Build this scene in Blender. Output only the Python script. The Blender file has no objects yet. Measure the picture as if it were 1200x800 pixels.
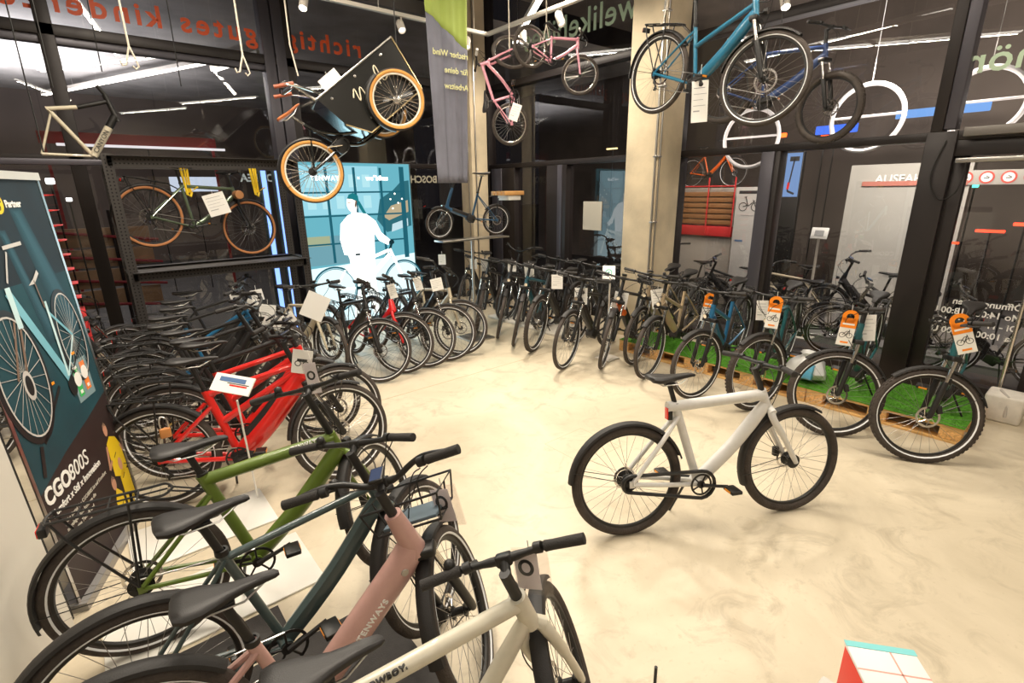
import bpy, math, random
from mathutils import Vector, Matrix
random.seed(7)
S = bpy.context.scene
COL = S.collection
PI = math.pi

# ------------------------------------------------------------------ camera
cam_data = bpy.data.cameras.new('camera')
cam_data.sensor_width = 36.0
cam_data.lens = 590.43 / 1200 * 36.0
cam_data.clip_start = 0.02
cam = bpy.data.objects.new('camera', cam_data)
COL.objects.link(cam)
RT = Vector((0.7663, -0.6423, -0.0126)); DN = Vector((-0.1943, -0.2131, -0.9575)); FW = Vector((0.6123, 0.7362, -0.2881))
m = Matrix(((RT.x, -DN.x, -FW.x, 0), (RT.y, -DN.y, -FW.y, 0), (RT.z, -DN.z, -FW.z, 2.035), (0, 0, 0, 1)))
loc, rot, sc_ = m.decompose()
cam.location = (0, 0, 2.035); cam.rotation_mode = 'QUATERNION'; cam.rotation_quaternion = rot.normalized()
S.camera = cam

# ------------------------------------------------------------------ view and world
S.view_settings.view_transform = 'Standard'
S.view_settings.look = 'None'
S.view_settings.gamma = 1.0
S.view_settings.use_curve_mapping = False
S.view_settings.exposure = -0.06
W = bpy.data.worlds.new('night'); S.world = W; W.use_nodes = True
W.node_tree.nodes['Background'].inputs[0].default_value = (0.05, 0.045, 0.05, 1)
W.node_tree.nodes['Background'].inputs[1].default_value = 0.2

def area(name, loc, size, energy, color=(1, .93, .82), rot=(0, 0, 0), sy=None):
    l = bpy.data.lights.new(name, 'AREA'); l.energy = energy; l.color = color
    l.shape = 'RECTANGLE'; l.size = size; l.size_y = sy or size
    o = bpy.data.objects.new(name, l); COL.objects.link(o); o.location = loc; o.rotation_euler = rot
    return o
def aim(o, target):
    d = Vector(target) - o.location
    o.rotation_mode = 'QUATERNION'; o.rotation_quaternion = d.to_track_quat('-Z', 'Y')

# strip lamps of the shop: centre x, y, length, heading angle
STRIPS = [((5.02, 5.52, 4.25), 3.0, 59), ((0.96, 4.47, 4.75), 3.9, -79), ((0.86, 3.28, 4.50), 3.4, 58),
          ((3.5, 1.4, 4.75), 3.6, -70), ((3.9, -1.6, 4.75), 3.0, 58), ((0.0, -2.6, 4.75), 3.0, -70), ((2.6, -5.0, 4.75), 3.0, 58), ((-2.6, 0.3, 4.75), 3.0, 58)]
STRIP_POWER = 95
for (c, L, a), kf in zip(STRIPS, (1.25, 1.15, 1.2, 1.2, .6, .55, .5, .6)):
    o = area('strip_light_source', (c[0], c[1], c[2] - .045), L * .96, STRIP_POWER * kf * L / 3, (1, .89, .74), (0, 0, math.radians(a)), .07)
# track spots aimed at the shop (position, target)
SPOTS = [((4.51, 5.14, 3.76), (3.4, 3.4, 0), 95), ((4.51, 4.50, 3.80), (4.4, 2.5, 0), 95), ((4.18, 5.84, 3.78), (2.6, 4.0, 0), 60), ((3.27, 5.84, 3.82), (2.6, 2.6, 0), 60),
         ((2.33, 6.29, 3.98), (0.9, 4.6, .5), 120), ((5.77, 2.64, 3.75), (4.0, 1.0, 0), 100)]
for p, t, e in SPOTS:
    l = bpy.data.lights.new('track_spot_lamp', 'SPOT'); l.energy = e * 1.5; l.color = (1, .9, .75); l.spot_size = 1.5; l.spot_blend = .8; l.shadow_soft_size = .05
    o = bpy.data.objects.new('track_spot_lamp', l); COL.objects.link(o); o.location = p; aim(o, t)
    o.location = Vector(p) + (Vector(t) - Vector(p)).normalized() * .1

# ------------------------------------------------------------------ materials
MATS = {}
def mat(name, col, rough=.5, metal=0., coat=0., emit=0., noise=0., scale=8., bump=0., bscale=60., alpha=None, noise_col=None):
    if name in MATS: return MATS[name]
    M = bpy.data.materials.new(name); M.use_nodes = True
    nt = M.node_tree; b = nt.nodes['Principled BSDF']
    c = (*col, 1)
    b.inputs['Base Color'].default_value = c; b.inputs['Roughness'].default_value = rough; b.inputs['Metallic'].default_value = metal
    b.inputs['Coat Weight'].default_value = coat
    if emit:
        b.inputs['Emission Color'].default_value = c; b.inputs['Emission Strength'].default_value = emit
    tc = nt.nodes.new('ShaderNodeTexCoord')
    if noise:
        n = nt.nodes.new('ShaderNodeTexNoise'); n.inputs['Scale'].default_value = scale; n.inputs['Detail'].default_value = 5
        nt.links.new(tc.outputs['Object'], n.inputs['Vector'])
        mx = nt.nodes.new('ShaderNodeMix'); mx.data_type = 'RGBA'
        d = noise_col or tuple(x * (1 - noise) for x in col)
        mx.inputs[6].default_value = c; mx.inputs[7].default_value = (*d, 1)
        r = nt.nodes.new('ShaderNodeMapRange'); r.inputs[1].default_value = .35; r.inputs[2].default_value = .7
        nt.links.new(n.outputs[0], r.inputs[0]); nt.links.new(r.outputs[0], mx.inputs[0]); nt.links.new(mx.outputs[2], b.inputs['Base Color'])
    if bump:
        n = nt.nodes.new('ShaderNodeTexNoise'); n.inputs['Scale'].default_value = bscale; n.inputs['Detail'].default_value = 3
        nt.links.new(tc.outputs['Object'], n.inputs['Vector'])
        bp = nt.nodes.new('ShaderNodeBump'); bp.inputs['Strength'].default_value = bump; bp.inputs['Distance'].default_value = .01
        nt.links.new(n.outputs[0], bp.inputs['Height']); nt.links.new(bp.outputs[0], b.inputs['Normal'])
    MATS[name] = M
    return M
def lit(name, col, e):
    """something that gives off light"""
    if name in MATS: return MATS[name]
    M = bpy.data.materials.new(name); M.use_nodes = True; nt = M.node_tree; nt.nodes.clear()
    em = nt.nodes.new('ShaderNodeEmission'); em.inputs[0].default_value = (*col, 1); em.inputs[1].default_value = e
    out = nt.nodes.new('ShaderNodeOutputMaterial'); nt.links.new(em.outputs[0], out.inputs[0]); MATS[name] = M
    return M
def glassmat(name, tint=(1, 1, 1), refl=1.0, rough=0.0, ior=1.5):
    if name in MATS: return MATS[name]
    M = bpy.data.materials.new(name); M.use_nodes = True; nt = M.node_tree; nt.nodes.clear()
    tr = nt.nodes.new('ShaderNodeBsdfTransparent'); tr.inputs[0].default_value = (*tint, 1)
    gl = nt.nodes.new('ShaderNodeBsdfGlossy'); gl.inputs['Roughness'].default_value = rough
    fr = nt.nodes.new('ShaderNodeFresnel'); fr.inputs[0].default_value = ior
    mu = nt.nodes.new('ShaderNodeMath'); mu.operation = 'MULTIPLY'; mu.inputs[1].default_value = refl
    mx = nt.nodes.new('ShaderNodeMixShader'); out = nt.nodes.new('ShaderNodeOutputMaterial')
    ge = nt.nodes.new('ShaderNodeNewGeometry'); inv = nt.nodes.new('ShaderNodeMath'); inv.operation = 'SUBTRACT'; inv.inputs[0].default_value = 1.0; nt.links.new(ge.outputs['Backfacing'], inv.inputs[1])
    m2 = nt.nodes.new('ShaderNodeMath'); m2.operation = 'MULTIPLY'; m2.use_clamp = True
    nt.links.new(fr.outputs[0], mu.inputs[0]); nt.links.new(mu.outputs[0], m2.inputs[0]); nt.links.new(inv.outputs[0], m2.inputs[1]); nt.links.new(m2.outputs[0], mx.inputs[0]); nt.links.new(tr.outputs[0], mx.inputs[1]); nt.links.new(gl.outputs[0], mx.inputs[2])
    nt.links.new(mx.outputs[0], out.inputs[0]); MATS[name] = M
    return M

BLACK = mat('satin_black', (.012, .011, .010), .45)
MATTE = mat('matte_black', (.016, .014, .013), .6, bump=.15, bscale=200)
RUBBER = mat('tyre_rubber', (.062, .048, .039), .8, noise=.35, scale=20, bump=.5, bscale=90)
SADDLE = mat('saddle_vinyl', (.015, .013, .012), .5, bump=.12, bscale=300)
GRIP = mat('grip_rubber', (.028, .025, .023), .75, bump=.4, bscale=250)
STEEL = mat('brushed_steel', (.55, .53, .5), .3, 1.)
CHROME = mat('bright_alloy', (.75, .72, .68), .18, 1.)
SPOKE = mat('spoke_steel', (.3, .28, .26), .35, .9)
WHITE = mat('white_paper', (.85, .84, .8), .6)
STRIPE = mat('reflective_stripe_tape', (.8, .82, .84), .3)
ORANGE = mat('reflector_orange', (.95, .35, .02), .3)
REDL = mat('reflector_red', (.8, .03, .02), .25, coat=.5)
INK = mat('black_ink', (.03, .03, .03), .6)
GREYINK = mat('grey_ink', (.35, .35, .35), .6)
TAN = mat('tan_tyre_wall', (.42, .17, .06), .7)
AMBER = mat('amber_tyre_wall', (.62, .30, .07), .7)
DARKFRAME = mat('dark_aluminium', (.024, .019, .018), .4, .3)
GREYFRAME = mat('grey_aluminium', (.085, .08, .095), .35, .4)

# ------------------------------------------------------------------ mesh builder
class MB:
    def __init__(s): s.v = []; s.f = []; s.mi = []; s.cur = 0; s.mats = []
    def use(s, m):
        if m not in s.mats: s.mats.append(m)
        s.cur = s.mats.index(m); return s
    def add(s, vs, fs):
        o = len(s.v); s.v += [tuple(v) for v in vs]; s.f += [tuple(i + o for i in f) for f in fs]; s.mi += [s.cur] * len(fs)
    def box(s, a, b, M=None):
        x0, y0, z0 = a; x1, y1, z1 = b
        vs = [Vector(p) for p in ((x0, y0, z0), (x1, y0, z0), (x1, y1, z0), (x0, y1, z0), (x0, y0, z1), (x1, y0, z1), (x1, y1, z1), (x0, y1, z1))]
        if M is not None: vs = [M @ v for v in vs]
        s.add(vs, [(0, 3, 2, 1), (4, 5, 6, 7), (0, 1, 5, 4), (1, 2, 6, 5), (2, 3, 7, 6), (3, 0, 4, 7)]); return s
    def rbox(s, a, b, r, M=None, n=3):
        """box with its vertical edges rounded and its top and bottom edges chamfered"""
        x0, y0, z0 = a; x1, y1, z1 = b; r = min(r, (x1 - x0) / 2.01, (y1 - y0) / 2.01, (z1 - z0) / 2.01)
        def ring(z, k):
            out = []
            for cx, cy, a0 in ((x1 - r, y1 - r, 0), (x0 + r, y1 - r, 90), (x0 + r, y0 + r, 180), (x1 - r, y0 + r, 270)):
                for i in range(n + 1):
                    t = math.radians(a0 + 90 * i / n); out.append(Vector((cx + math.cos(t) * (r - k), cy + math.sin(t) * (r - k), z)))
            return out
        R = [ring(z0, r * .6), ring(z0 + r * .3, r * .15), ring(z0 + r * .7, 0), ring(z1 - r * .7, 0), ring(z1 - r * .3, r * .15), ring(z1, r * .6)]
        k = len(R[0]); vs = [p for q in R for p in q]
        if M is not None: vs = [M @ v for v in vs]
        fs = [(i * k + j, i * k + (j + 1) % k, (i + 1) * k + (j + 1) % k, (i + 1) * k + j) for i in range(5) for j in range(k)]
        fs += [tuple(reversed(range(k))), tuple(range(5 * k, 6 * k))]
        s.add(vs, fs); return s
    def tube(s, path, r, seg=10, wy=1., side=None, caps=True, closed=False):
        P = [Vector(p) for p in path]; n = len(P)
        rr = r if isinstance(r, (list, tuple)) else [r] * n
        rings = []; prev = None
        for i in range(n):
            if closed: t = P[(i + 1) % n] - P[i - 1]
            else: t = (P[min(i + 1, n - 1)] - P[max(i - 1, 0)])
            if t.length < 1e-9: t = Vector((1, 0, 0))
            t.normalize()
            if side is not None: a = Vector(side) - t * t.dot(Vector(side))
            elif prev is not None: a = prev - t * t.dot(prev)
            else:
                u = Vector((0, 1, 0)) if abs(t.y) < .9 else Vector((1, 0, 0)); a = u - t * t.dot(u)
            if a.length < 1e-6: a = t.orthogonal()
            a.normalize(); prev = a; b = t.cross(a)
            rings.append([P[i] + a * (math.cos(2 * PI * k / seg) * rr[i] * wy) + b * (math.sin(2 * PI * k / seg) * rr[i]) for k in range(seg)])
        vs = [p for q in rings for p in q]; m_ = n if closed else n - 1
        fs = [(i * seg + k, i * seg + (k + 1) % seg, ((i + 1) % n) * seg + (k + 1) % seg, ((i + 1) % n) * seg + k) for i in range(m_) for k in range(seg)]
        if caps and not closed: fs += [tuple(reversed(range(seg))), tuple(range((n - 1) * seg, n * seg))]
        s.add(vs, fs); return s
    def lathe(s, prof, c=(0, 0, 0), axis='y', seg=24, a0=0., a1=360., closed_prof=False):
        """prof: (radius, along axis). axis y: angle in xz plane"""
        full = abs(a1 - a0 - 360) < .01; n = seg if full else seg + 1; k = len(prof); vs = []
        for i in range(n):
            t = math.radians(a0 + (a1 - a0) * i / seg); ct, st = math.cos(t), math.sin(t)
            for (r, h) in prof:
                if axis == 'y': p = (c[0] + r * ct, c[1] + h, c[2] + r * st)
                elif axis == 'z': p = (c[0] + r * ct, c[1] + r * st, c[2] + h)
                else: p = (c[0] + h, c[1] + r * ct, c[2] + r * st)
                vs.append(p)
        kk = k if closed_prof else k - 1
        fs = [(i * k + j, i * k + (j + 1) % k, ((i + 1) % n) * k + (j + 1) % k, ((i + 1) % n) * k + j) for i in range(seg) for j in range(kk)]
        if not full and closed_prof: fs += [tuple(range(k)), tuple(reversed(range((n - 1) * k, n * k)))]
        s.add(vs, fs); return s
    def prism(s, pts, y0, y1):
        """outline in xz, extruded along y"""
        n = len(pts); vs = [(p[0], y0, p[1]) for p in pts] + [(p[0], y1, p[1]) for p in pts]
        s.add(vs, [tuple(range(n)), tuple(reversed(range(n, 2 * n)))] + [(i, (i + 1) % n + 0, (i + 1) % n + n, i + n)[::-1] for i in range(n)]); return s
    def build(s, name, m=None, parent=None, smooth=True, loc=None):
        me = bpy.data.meshes.new(name); me.from_pydata(s.v, [], s.f)
        for q in (s.mats or [m]): me.materials.append(q)
        if s.mats and len(s.mats) > 1: me.polygons.foreach_set('material_index', s.mi)
        if smooth:
            me.polygons.foreach_set('use_smooth', [True] * len(s.f)); me.set_sharp_from_angle(angle=math.radians(38))
        me.update()
        o = bpy.data.objects.new(name, me); COL.objects.link(o)
        if parent: o.parent = parent
        if loc: o.location = loc
        return o
def smooth_path(pts, n=6):
    P = [Vector(p) for p in pts]; out = []
    for i in range(len(P) - 1):
        p0 = P[max(i - 1, 0)]; p1 = P[i]; p2 = P[i + 1]; p3 = P[min(i + 2, len(P) - 1)]
        for k in range(n):
            t = k / n; out.append(.5 * ((2 * p1) + (p2 - p0) * t + (2 * p0 - 5 * p1 + 4 * p2 - p3) * t * t + (3 * p1 - p0 - 3 * p2 + p3) * t ** 3))
    out.append(P[-1]); return out
class Plane:
    """flat artwork: local x right, y up, z out"""
    def __init__(s, O, U, V): s.O = Vector(O); s.U = Vector(U).normalized(); s.V = Vector(V).normalized(); s.N = s.U.cross(s.V).normalized()
    def at(s, x, y, z=0): return s.O + s.U * x + s.V * y + s.N * z
    def M(s): return Matrix(((s.U.x, s.V.x, s.N.x, s.O.x), (s.U.y, s.V.y, s.N.y, s.O.y), (s.U.z, s.V.z, s.N.z, s.O.z), (0, 0, 0, 1)))
    def poly(s, mb, pts, z, t=.001):
        n = len(pts); vs = [s.at(p[0], p[1], z) for p in pts] + [s.at(p[0], p[1], z + t) for p in pts]
        mb.add(vs, [tuple(reversed(range(n))), tuple(range(n, 2 * n))] + [(i, (i + 1) % n, (i + 1) % n + n, i + n) for i in range(n)])
    def rect(s, mb, x0, y0, x1, y1, z, t=.001): s.poly(mb, [(x0, y0), (x1, y0), (x1, y1), (x0, y1)], z, t)
    def line(s, mb, p, q, w, z, t=.001):
        d = Vector((q[0] - p[0], q[1] - p[1])); d.normalize(); n = (-d.y * w / 2, d.x * w / 2)
        s.poly(mb, [(p[0] - n[0], p[1] - n[1]), (q[0] - n[0], q[1] - n[1]), (q[0] + n[0], q[1] + n[1]), (p[0] + n[0], p[1] + n[1])], z, t)
    def ell(s, mb, c, rx, ry, z, t=.001, n=24, rot=0.):
        cr, sr = math.cos(rot), math.sin(rot)
        s.poly(mb, [(c[0] + cr * rx * math.cos(2 * PI * i / n) - sr * ry * math.sin(2 * PI * i / n), c[1] + sr * rx * math.cos(2 * PI * i / n) + cr * ry * math.sin(2 * PI * i / n)) for i in range(n)], z, t)
    def ring(s, mb, c, rx, ry, w, z, t=.001, n=36, rot=0.):
        cr, sr = math.cos(rot), math.sin(rot)
        def e(a, k): x = (rx - k) * math.cos(a); y = (ry - k) * math.sin(a); return (c[0] + cr * x - sr * y, c[1] + sr * x + cr * y)
        for i in range(n):
            a, b = 2 * PI * i / n, 2 * PI * (i + 1) / n
            s.poly(mb, [e(a, 0), e(b, 0), e(b, w), e(a, w)], z, t)
def text(body, plane, x, y, size, m, name='lettering', parent=None, ext=.001, mirror=False, bold=0., z=.002, spacing=1., align='LEFT', shear=0.):
    cu = bpy.data.curves.new('t', 'FONT'); cu.body = body; cu.size = size; cu.extrude = ext; cu.offset = bold; cu.space_character = spacing; cu.align_x = align; cu.shear = shear
    cu.resolution_u = 3
    t = bpy.data.objects.new('t', cu); COL.objects.link(t)
    bpy.context.view_layer.update()
    me = bpy.data.meshes.new_from_object(t.evaluated_get(bpy.context.evaluated_depsgraph_get()))
    bpy.data.objects.remove(t); bpy.data.curves.remove(cu)
    T = plane.M() @ Matrix.Translation((x, y, z)) @ (Matrix.Scale(-1, 4, (1, 0, 0)) if mirror else Matrix.Identity(4))
    me.transform(T); me.name = name
    if mirror: me.flip_normals()
    me.materials.clear(); me.materials.append(m)
    o = bpy.data.objects.new(name, me); COL.objects.link(o)
    if parent: o.parent = parent
    return o
def thing(name, label, cat, group=None, loc=(0, 0, 0), rotz=0.):
    o = bpy.data.objects.new(name, None); COL.objects.link(o); o.location = loc; o.rotation_euler = (0, 0, rotz); o.empty_display_size = .1
    return tag(o, label, cat, group)
def tag(o, label, cat, group=None):
    o['label'] = label; o['category'] = cat
    if group: o['group'] = group
    return o
def struct(o): o['kind'] = 'structure'; return o
def dup(o, parent=None):
    c = o.copy(); COL.objects.link(c)
    if parent: c.parent = parent
    for ch in list(o.children): dup(ch, c)
    return c
# ------------------------------------------------------------------ the setting
XR, YL = 6.40, 8.40          # planes of the two glass walls
def floor_material():
    M = bpy.data.materials.new('polished_concrete'); M.use_nodes = True; nt = M.node_tree; b = nt.nodes['Principled BSDF']
    tc = nt.nodes.new('ShaderNodeTexCoord')
    def noise(scale, det, rough=.6, dist=0.):
        n = nt.nodes.new('ShaderNodeTexNoise'); n.inputs['Scale'].default_value = scale; n.inputs['Detail'].default_value = det; n.inputs['Roughness'].default_value = rough
        n.inputs['Distortion'].default_value = dist; nt.links.new(tc.outputs['Object'], n.inputs['Vector']); return n
    def rng(src, a, c):
        r = nt.nodes.new('ShaderNodeMapRange'); r.inputs[1].default_value = a; r.inputs[2].default_value = c; nt.links.new(src, r.inputs[0]); return r.outputs[0]
    def mix(fac, A, B):
        x = nt.nodes.new('ShaderNodeMix'); x.data_type = 'RGBA'; nt.links.new(fac, x.inputs[0])
        if isinstance(A, tuple): x.inputs[6].default_value = (*A, 1)
        else: nt.links.new(A, x.inputs[6])
        if isinstance(B, tuple): x.inputs[7].default_value = (*B, 1)
        else: nt.links.new(B, x.inputs[7])
        return x.outputs[2]
    c1 = mix(rng(noise(.9, 8, .62, .8).outputs[0], .38, .66), (.655, .57, .425), (.52, .445, .32))
    c2 = mix(rng(noise(3.2, 9, .7, 1.4).outputs[0], .52, .74), c1, (.43, .365, .26))
    c3 = mix(rng(noise(28, 4, .6).outputs[0], .62, .8), c2, (.50, .42, .29))
    sp = mix(rng(noise(70, 2, .5).outputs[0], .77, .80), c3, (.20, .16, .12))
    nt.links.new(sp, b.inputs['Base Color'])
    r = nt.nodes.new('ShaderNodeMapRange'); r.inputs[3].default_value = .34; r.inputs[4].default_value = .55; nt.links.new(noise(5, 6).outputs[0], r.inputs[0]); nt.links.new(r.outputs[0], b.inputs['Roughness'])
    bp = nt.nodes.new('ShaderNodeBump'); bp.inputs['Strength'].default_value = .06; bp.inputs['Distance'].default_value = .01
    nt.links.new(noise(40, 5).outputs[0], bp.inputs['Height']); nt.links.new(bp.outputs[0], b.inputs['Normal'])
    return M
FLOOR = floor_material()
struct(MB().box((-6, -7, -.1), (6.5, 8.5, 0)).build('floor', FLOOR, smooth=False))
JOINT = mat('floor_joint_filler', (.47, .38, .24), .8)
j = MB(); j.box((-5.9, 4.50, .0), (4.95, 4.508, .0012)); j.box((2.62, 2.30, 0), (3.06, 2.303, .0006)); j.box((2.62, 2.30, 0), (2.623, 2.74, .0006)); j.box((3.057, 2.30, 0), (3.06, 2.74, .0006)); j.box((2.62, 2.737, 0), (3.06, 2.74, .0006))
struct(j.build('trim_1', JOINT, smooth=False))
CONC = mat('cast_concrete', (.74, .62, .43), .8, noise=.28, scale=2.2, bump=.25, bscale=30)
DCONC = mat('dark_ceiling_concrete', (.13, .12, .11), .85, noise=.4, scale=1.5)
struct(MB().box((-6, -7, 5.6), (6.6, 8.6, 5.75)).build('ceiling', DCONC, smooth=False))
PLASTER = mat('warm_white_plaster', (.62, .57, .50), .75, noise=.08, scale=3)
struct(MB().box((-6.1, -7.1, 0), (6.5, -7, 5.6)).build('wall_back', PLASTER, smooth=False))
struct(MB().box((-6.1, -7, 0), (-6, 8.5, 5.6)).build('wall_left', PLASTER, smooth=False))
# columns
def column(name, a, b):
    c = MB().rbox(a, b, .015).build(name, CONC); return struct(c)
col1 = column('wall_column', (5.72, 3.97, 0), (6.24, 4.47, 5.6))
p = MB(); p.tube([(5.70, 3.99, .0), (5.70, 3.99, 5.5)], .014, 8); p.tube([(5.735, 3.95, .25), (5.735, 3.95, 5.5)], .011, 8)
for z in (.8, 1.6, 2.4, 3.2, 4.0): p.rbox((5.675, 3.93, z), (5.76, 4.01, z + .02), .004)
tag(p.build('cable_conduit', STEEL), 'pair of thin metal cable conduits running up the right edge of the concrete column', 'cable conduit')
c2 = column('trim_corner_column', (5.62, 7.82, 0), (5.98, 8.18, 5.6))
p = MB(); p.tube([(5.70, 7.80, .2), (5.70, 7.80, 5.5)], .012, 8); p.tube([(5.60, 7.90, .2), (5.60, 7.90, 5.5)], .009, 8)
tag(p.build('cable_conduit', STEEL), 'metal conduits clipped to the narrow concrete column in the far corner', 'cable conduit')

GLASS = glassmat('window_glass', (.90, .90, .91), 1.9)
# right glass wall, plane X = XR
fr = MB(); fr.use(DARKFRAME)
def vR(mb, y0, y1, z0, z1, d=.11): mb.rbox((XR - d, y0, z0), (XR + .08, y1, z1), .006)
wR = MB()
wR.use(DARKFRAME)
for (y0, y1) in ((6.12, 6.58), (7.44, 8.12), (4.02, 4.20), (2.72, 2.80)): vR(wR, y0, y1, 0, 2.42)
wR.use(GREYFRAME)
for (y0, y1) in ((6.20, 6.30), (7.80, 8.1), (4.12, 4.36), (2.78, 2.93)): vR(wR, y0, y1, 0.1, 2.42, .13)
wR.use(DARKFRAME)
vR(wR, 1.17, 1.40, 0, 2.50, .12); vR(wR, 1.29, 1.38, 2.50, 5.6, .12); vR(wR, 4.06, 4.30, 2.5, 5.6); vR(wR, 8.2, 8.4, 0, 5.6)
wR.use(GREYFRAME); vR(wR, 1.20, 1.29, 2.52, 5.6, .10); vR(wR, 4.25, 4.40, 2.52, 5.6, .13)
wR.use(DARKFRAME)
wR.rbox((XR - .10, -7, 2.42), (XR + .08, 8.4, 2.50), .006)
wR.rbox((XR - .10, -7, 3.78), (XR + .08, 8.4, 3.88), .006)
wR.rbox((XR - .10, 1.3, 0), (XR + .08, 8.4, .13), .006)
wR.rbox((XR - .09, -7, 2.28), (XR + .07, 1.2, 2.42), .006)
# door leaf frames on the same plane
wR.rbox((XR - .06, .30, 0), (XR + .05, 1.18, .16), .006); wR.rbox((XR - .05, 1.06, .1), (XR + .05, 1.18, 2.3), .006)
wR.rbox((XR - .05, .24, 0), (XR + .05, .34, 2.3), .006); wR.rbox((XR - .06, -.8, 0), (XR + .05, .3, .16), .006)
wR.rbox((XR - .05, -.9, 0), (XR + .05, -.8, 2.3), .006)
struct(wR.build('window_1', DARKFRAME))
g = MB()
for (y0, y1, z0, z1) in ((2.9, 4.06, .1, 2.44), (1.38, 2.74, .1, 2.44), (4.3, 6.15, .1, 2.44), (6.5, 7.5, .1, 2.44), (-7, 1.24, 2.48, 3.8), (1.36, 4.1, 2.48, 3.8), (4.3, 8.25, 2.48, 3.8), (1.36, 4.1, 3.85, 5.6), (4.3, 8.25, 3.85, 5.6), (-7, 1.24, 3.85, 5.6),
                         (.32, 1.08, .14, 2.3), (-.82, .26, .14, 2.3), (-7, -.9, .1, 2.3)):
    g.box((XR - .006, y0, z0), (XR + .006, y1, z1))
struct(g.build('window_2', GLASS, smooth=False))
dr = MB(); dr.tube([(XR - .09, .45, .20), (XR - .09, .45, 1.95)], .016, 10)
for z in (.35, 1.85): dr.tube([(XR - .09, .45, z), (XR - .04, .42, z)], .008, 8)
tag(dr.build('door_handle_bar', CHROME), 'long vertical chrome pull bar of the glass entrance door behind the concrete block', 'door handle')
cl = MB().rbox((XR - .17, .2, 2.22), (XR - .1, 1.14, 2.262), .008)
cl.rbox((XR - .16, .55, 2.262), (XR - .11, .62, 2.31), .006)
tag(cl.build('door_closer', STEEL), 'metal sliding arm of the door closer above the glass entrance door', 'door closer')
cc = MB(); cc.rbox((XR - .2, .1, 2.44), (XR - .1, 1.12, 2.52), .008)
tag(cc.build('door_sensor_rail', mat('rail_grey', (.16, .145, .13), .4, .3)), 'dark grey cover rail across the top of the glass door frame', 'rail')
pc = smooth_path([(XR - .14, 1.24, 2.42), (XR - .15, 1.30, 2.1), (XR - .15, 1.20, 1.90), (XR - .15, 1.08, 1.98), (XR - .14, 1.06, 2.22)], 8)
tag(MB().tube(pc, .006, 6).build('door_cable', BLACK), 'black cable looping down beside the top of the glass door', 'cable')

# left glass wall, plane Y = YL
wL = MB(); wL.use(DARKFRAME)
for (x0, x1) in ((-3.0, -2.8), (.05, .2), (2.74, 2.86), (5.98, 6.45)): wL.rbox((x0, YL - .1, 0), (x1, YL + .08, 5.6), .006)
wL.use(GREYFRAME); wL.rbox((2.44, YL - .12, 0), (2.58, YL + .08, 5.6), .006); wL.rbox((2.6, YL - .12, 0), (2.74, YL + .08, 5.6), .006)
wL.rbox((5.98, YL - .12, .1), (6.12, YL - .05, 5.6), .006)
wL.use(DARKFRAME)
for (z0, z1) in ((0, .14), (2.42, 2.5), (3.78, 3.90)): wL.rbox((-6, YL - .10, z0), (XR, YL + .08, z1), .006)
wL.use(GREYFRAME); wL.rbox((-6, YL - .06, 3.70), (2.45, YL + .05, 3.785), .006)
struct(wL.build('window_3', DARKFRAME))
g = MB()
for (x0, x1) in ((-6, -3.0), (-2.8, .06), (.19, 2.46), (2.85, 5.99)):
    for z0, z1 in ((.12, 2.44), (2.49, 3.71), (3.89, 5.6)): g.box((x0, YL - .006, z0), (x1, YL + .006, z1))
struct(g.build('window_4', GLASS, smooth=False))

# night outside
ASPH = mat('street_asphalt', (.055, .05, .048), .6, noise=.4, scale=3, bump=.3, bscale=80)
struct(MB().box((6.5, -30, -.25), (60, 60, -.15)).build('ground_street', ASPH, smooth=False))
struct(MB().box((-40, 8.5, -.25), (6.5, 60, -.15)).build('ground_passage', ASPH, smooth=False))
SOFF = mat('soffit_concrete', (.42, .39, .36), .85, noise=.35, scale=1.2)
ARC = mat('arcade_soffit', (.24, .20, .17), .85, noise=.45, scale=1.1)
struct(MB().box((-14, 8.6, 4.95), (12, 26, 5.15)).build('ceiling_passage', SOFF, smooth=False))
struct(MB().box((6.6, -12, 5.6), (14, 8.6, 5.8)).build('ceiling_arcade', ARC, smooth=False))
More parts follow.
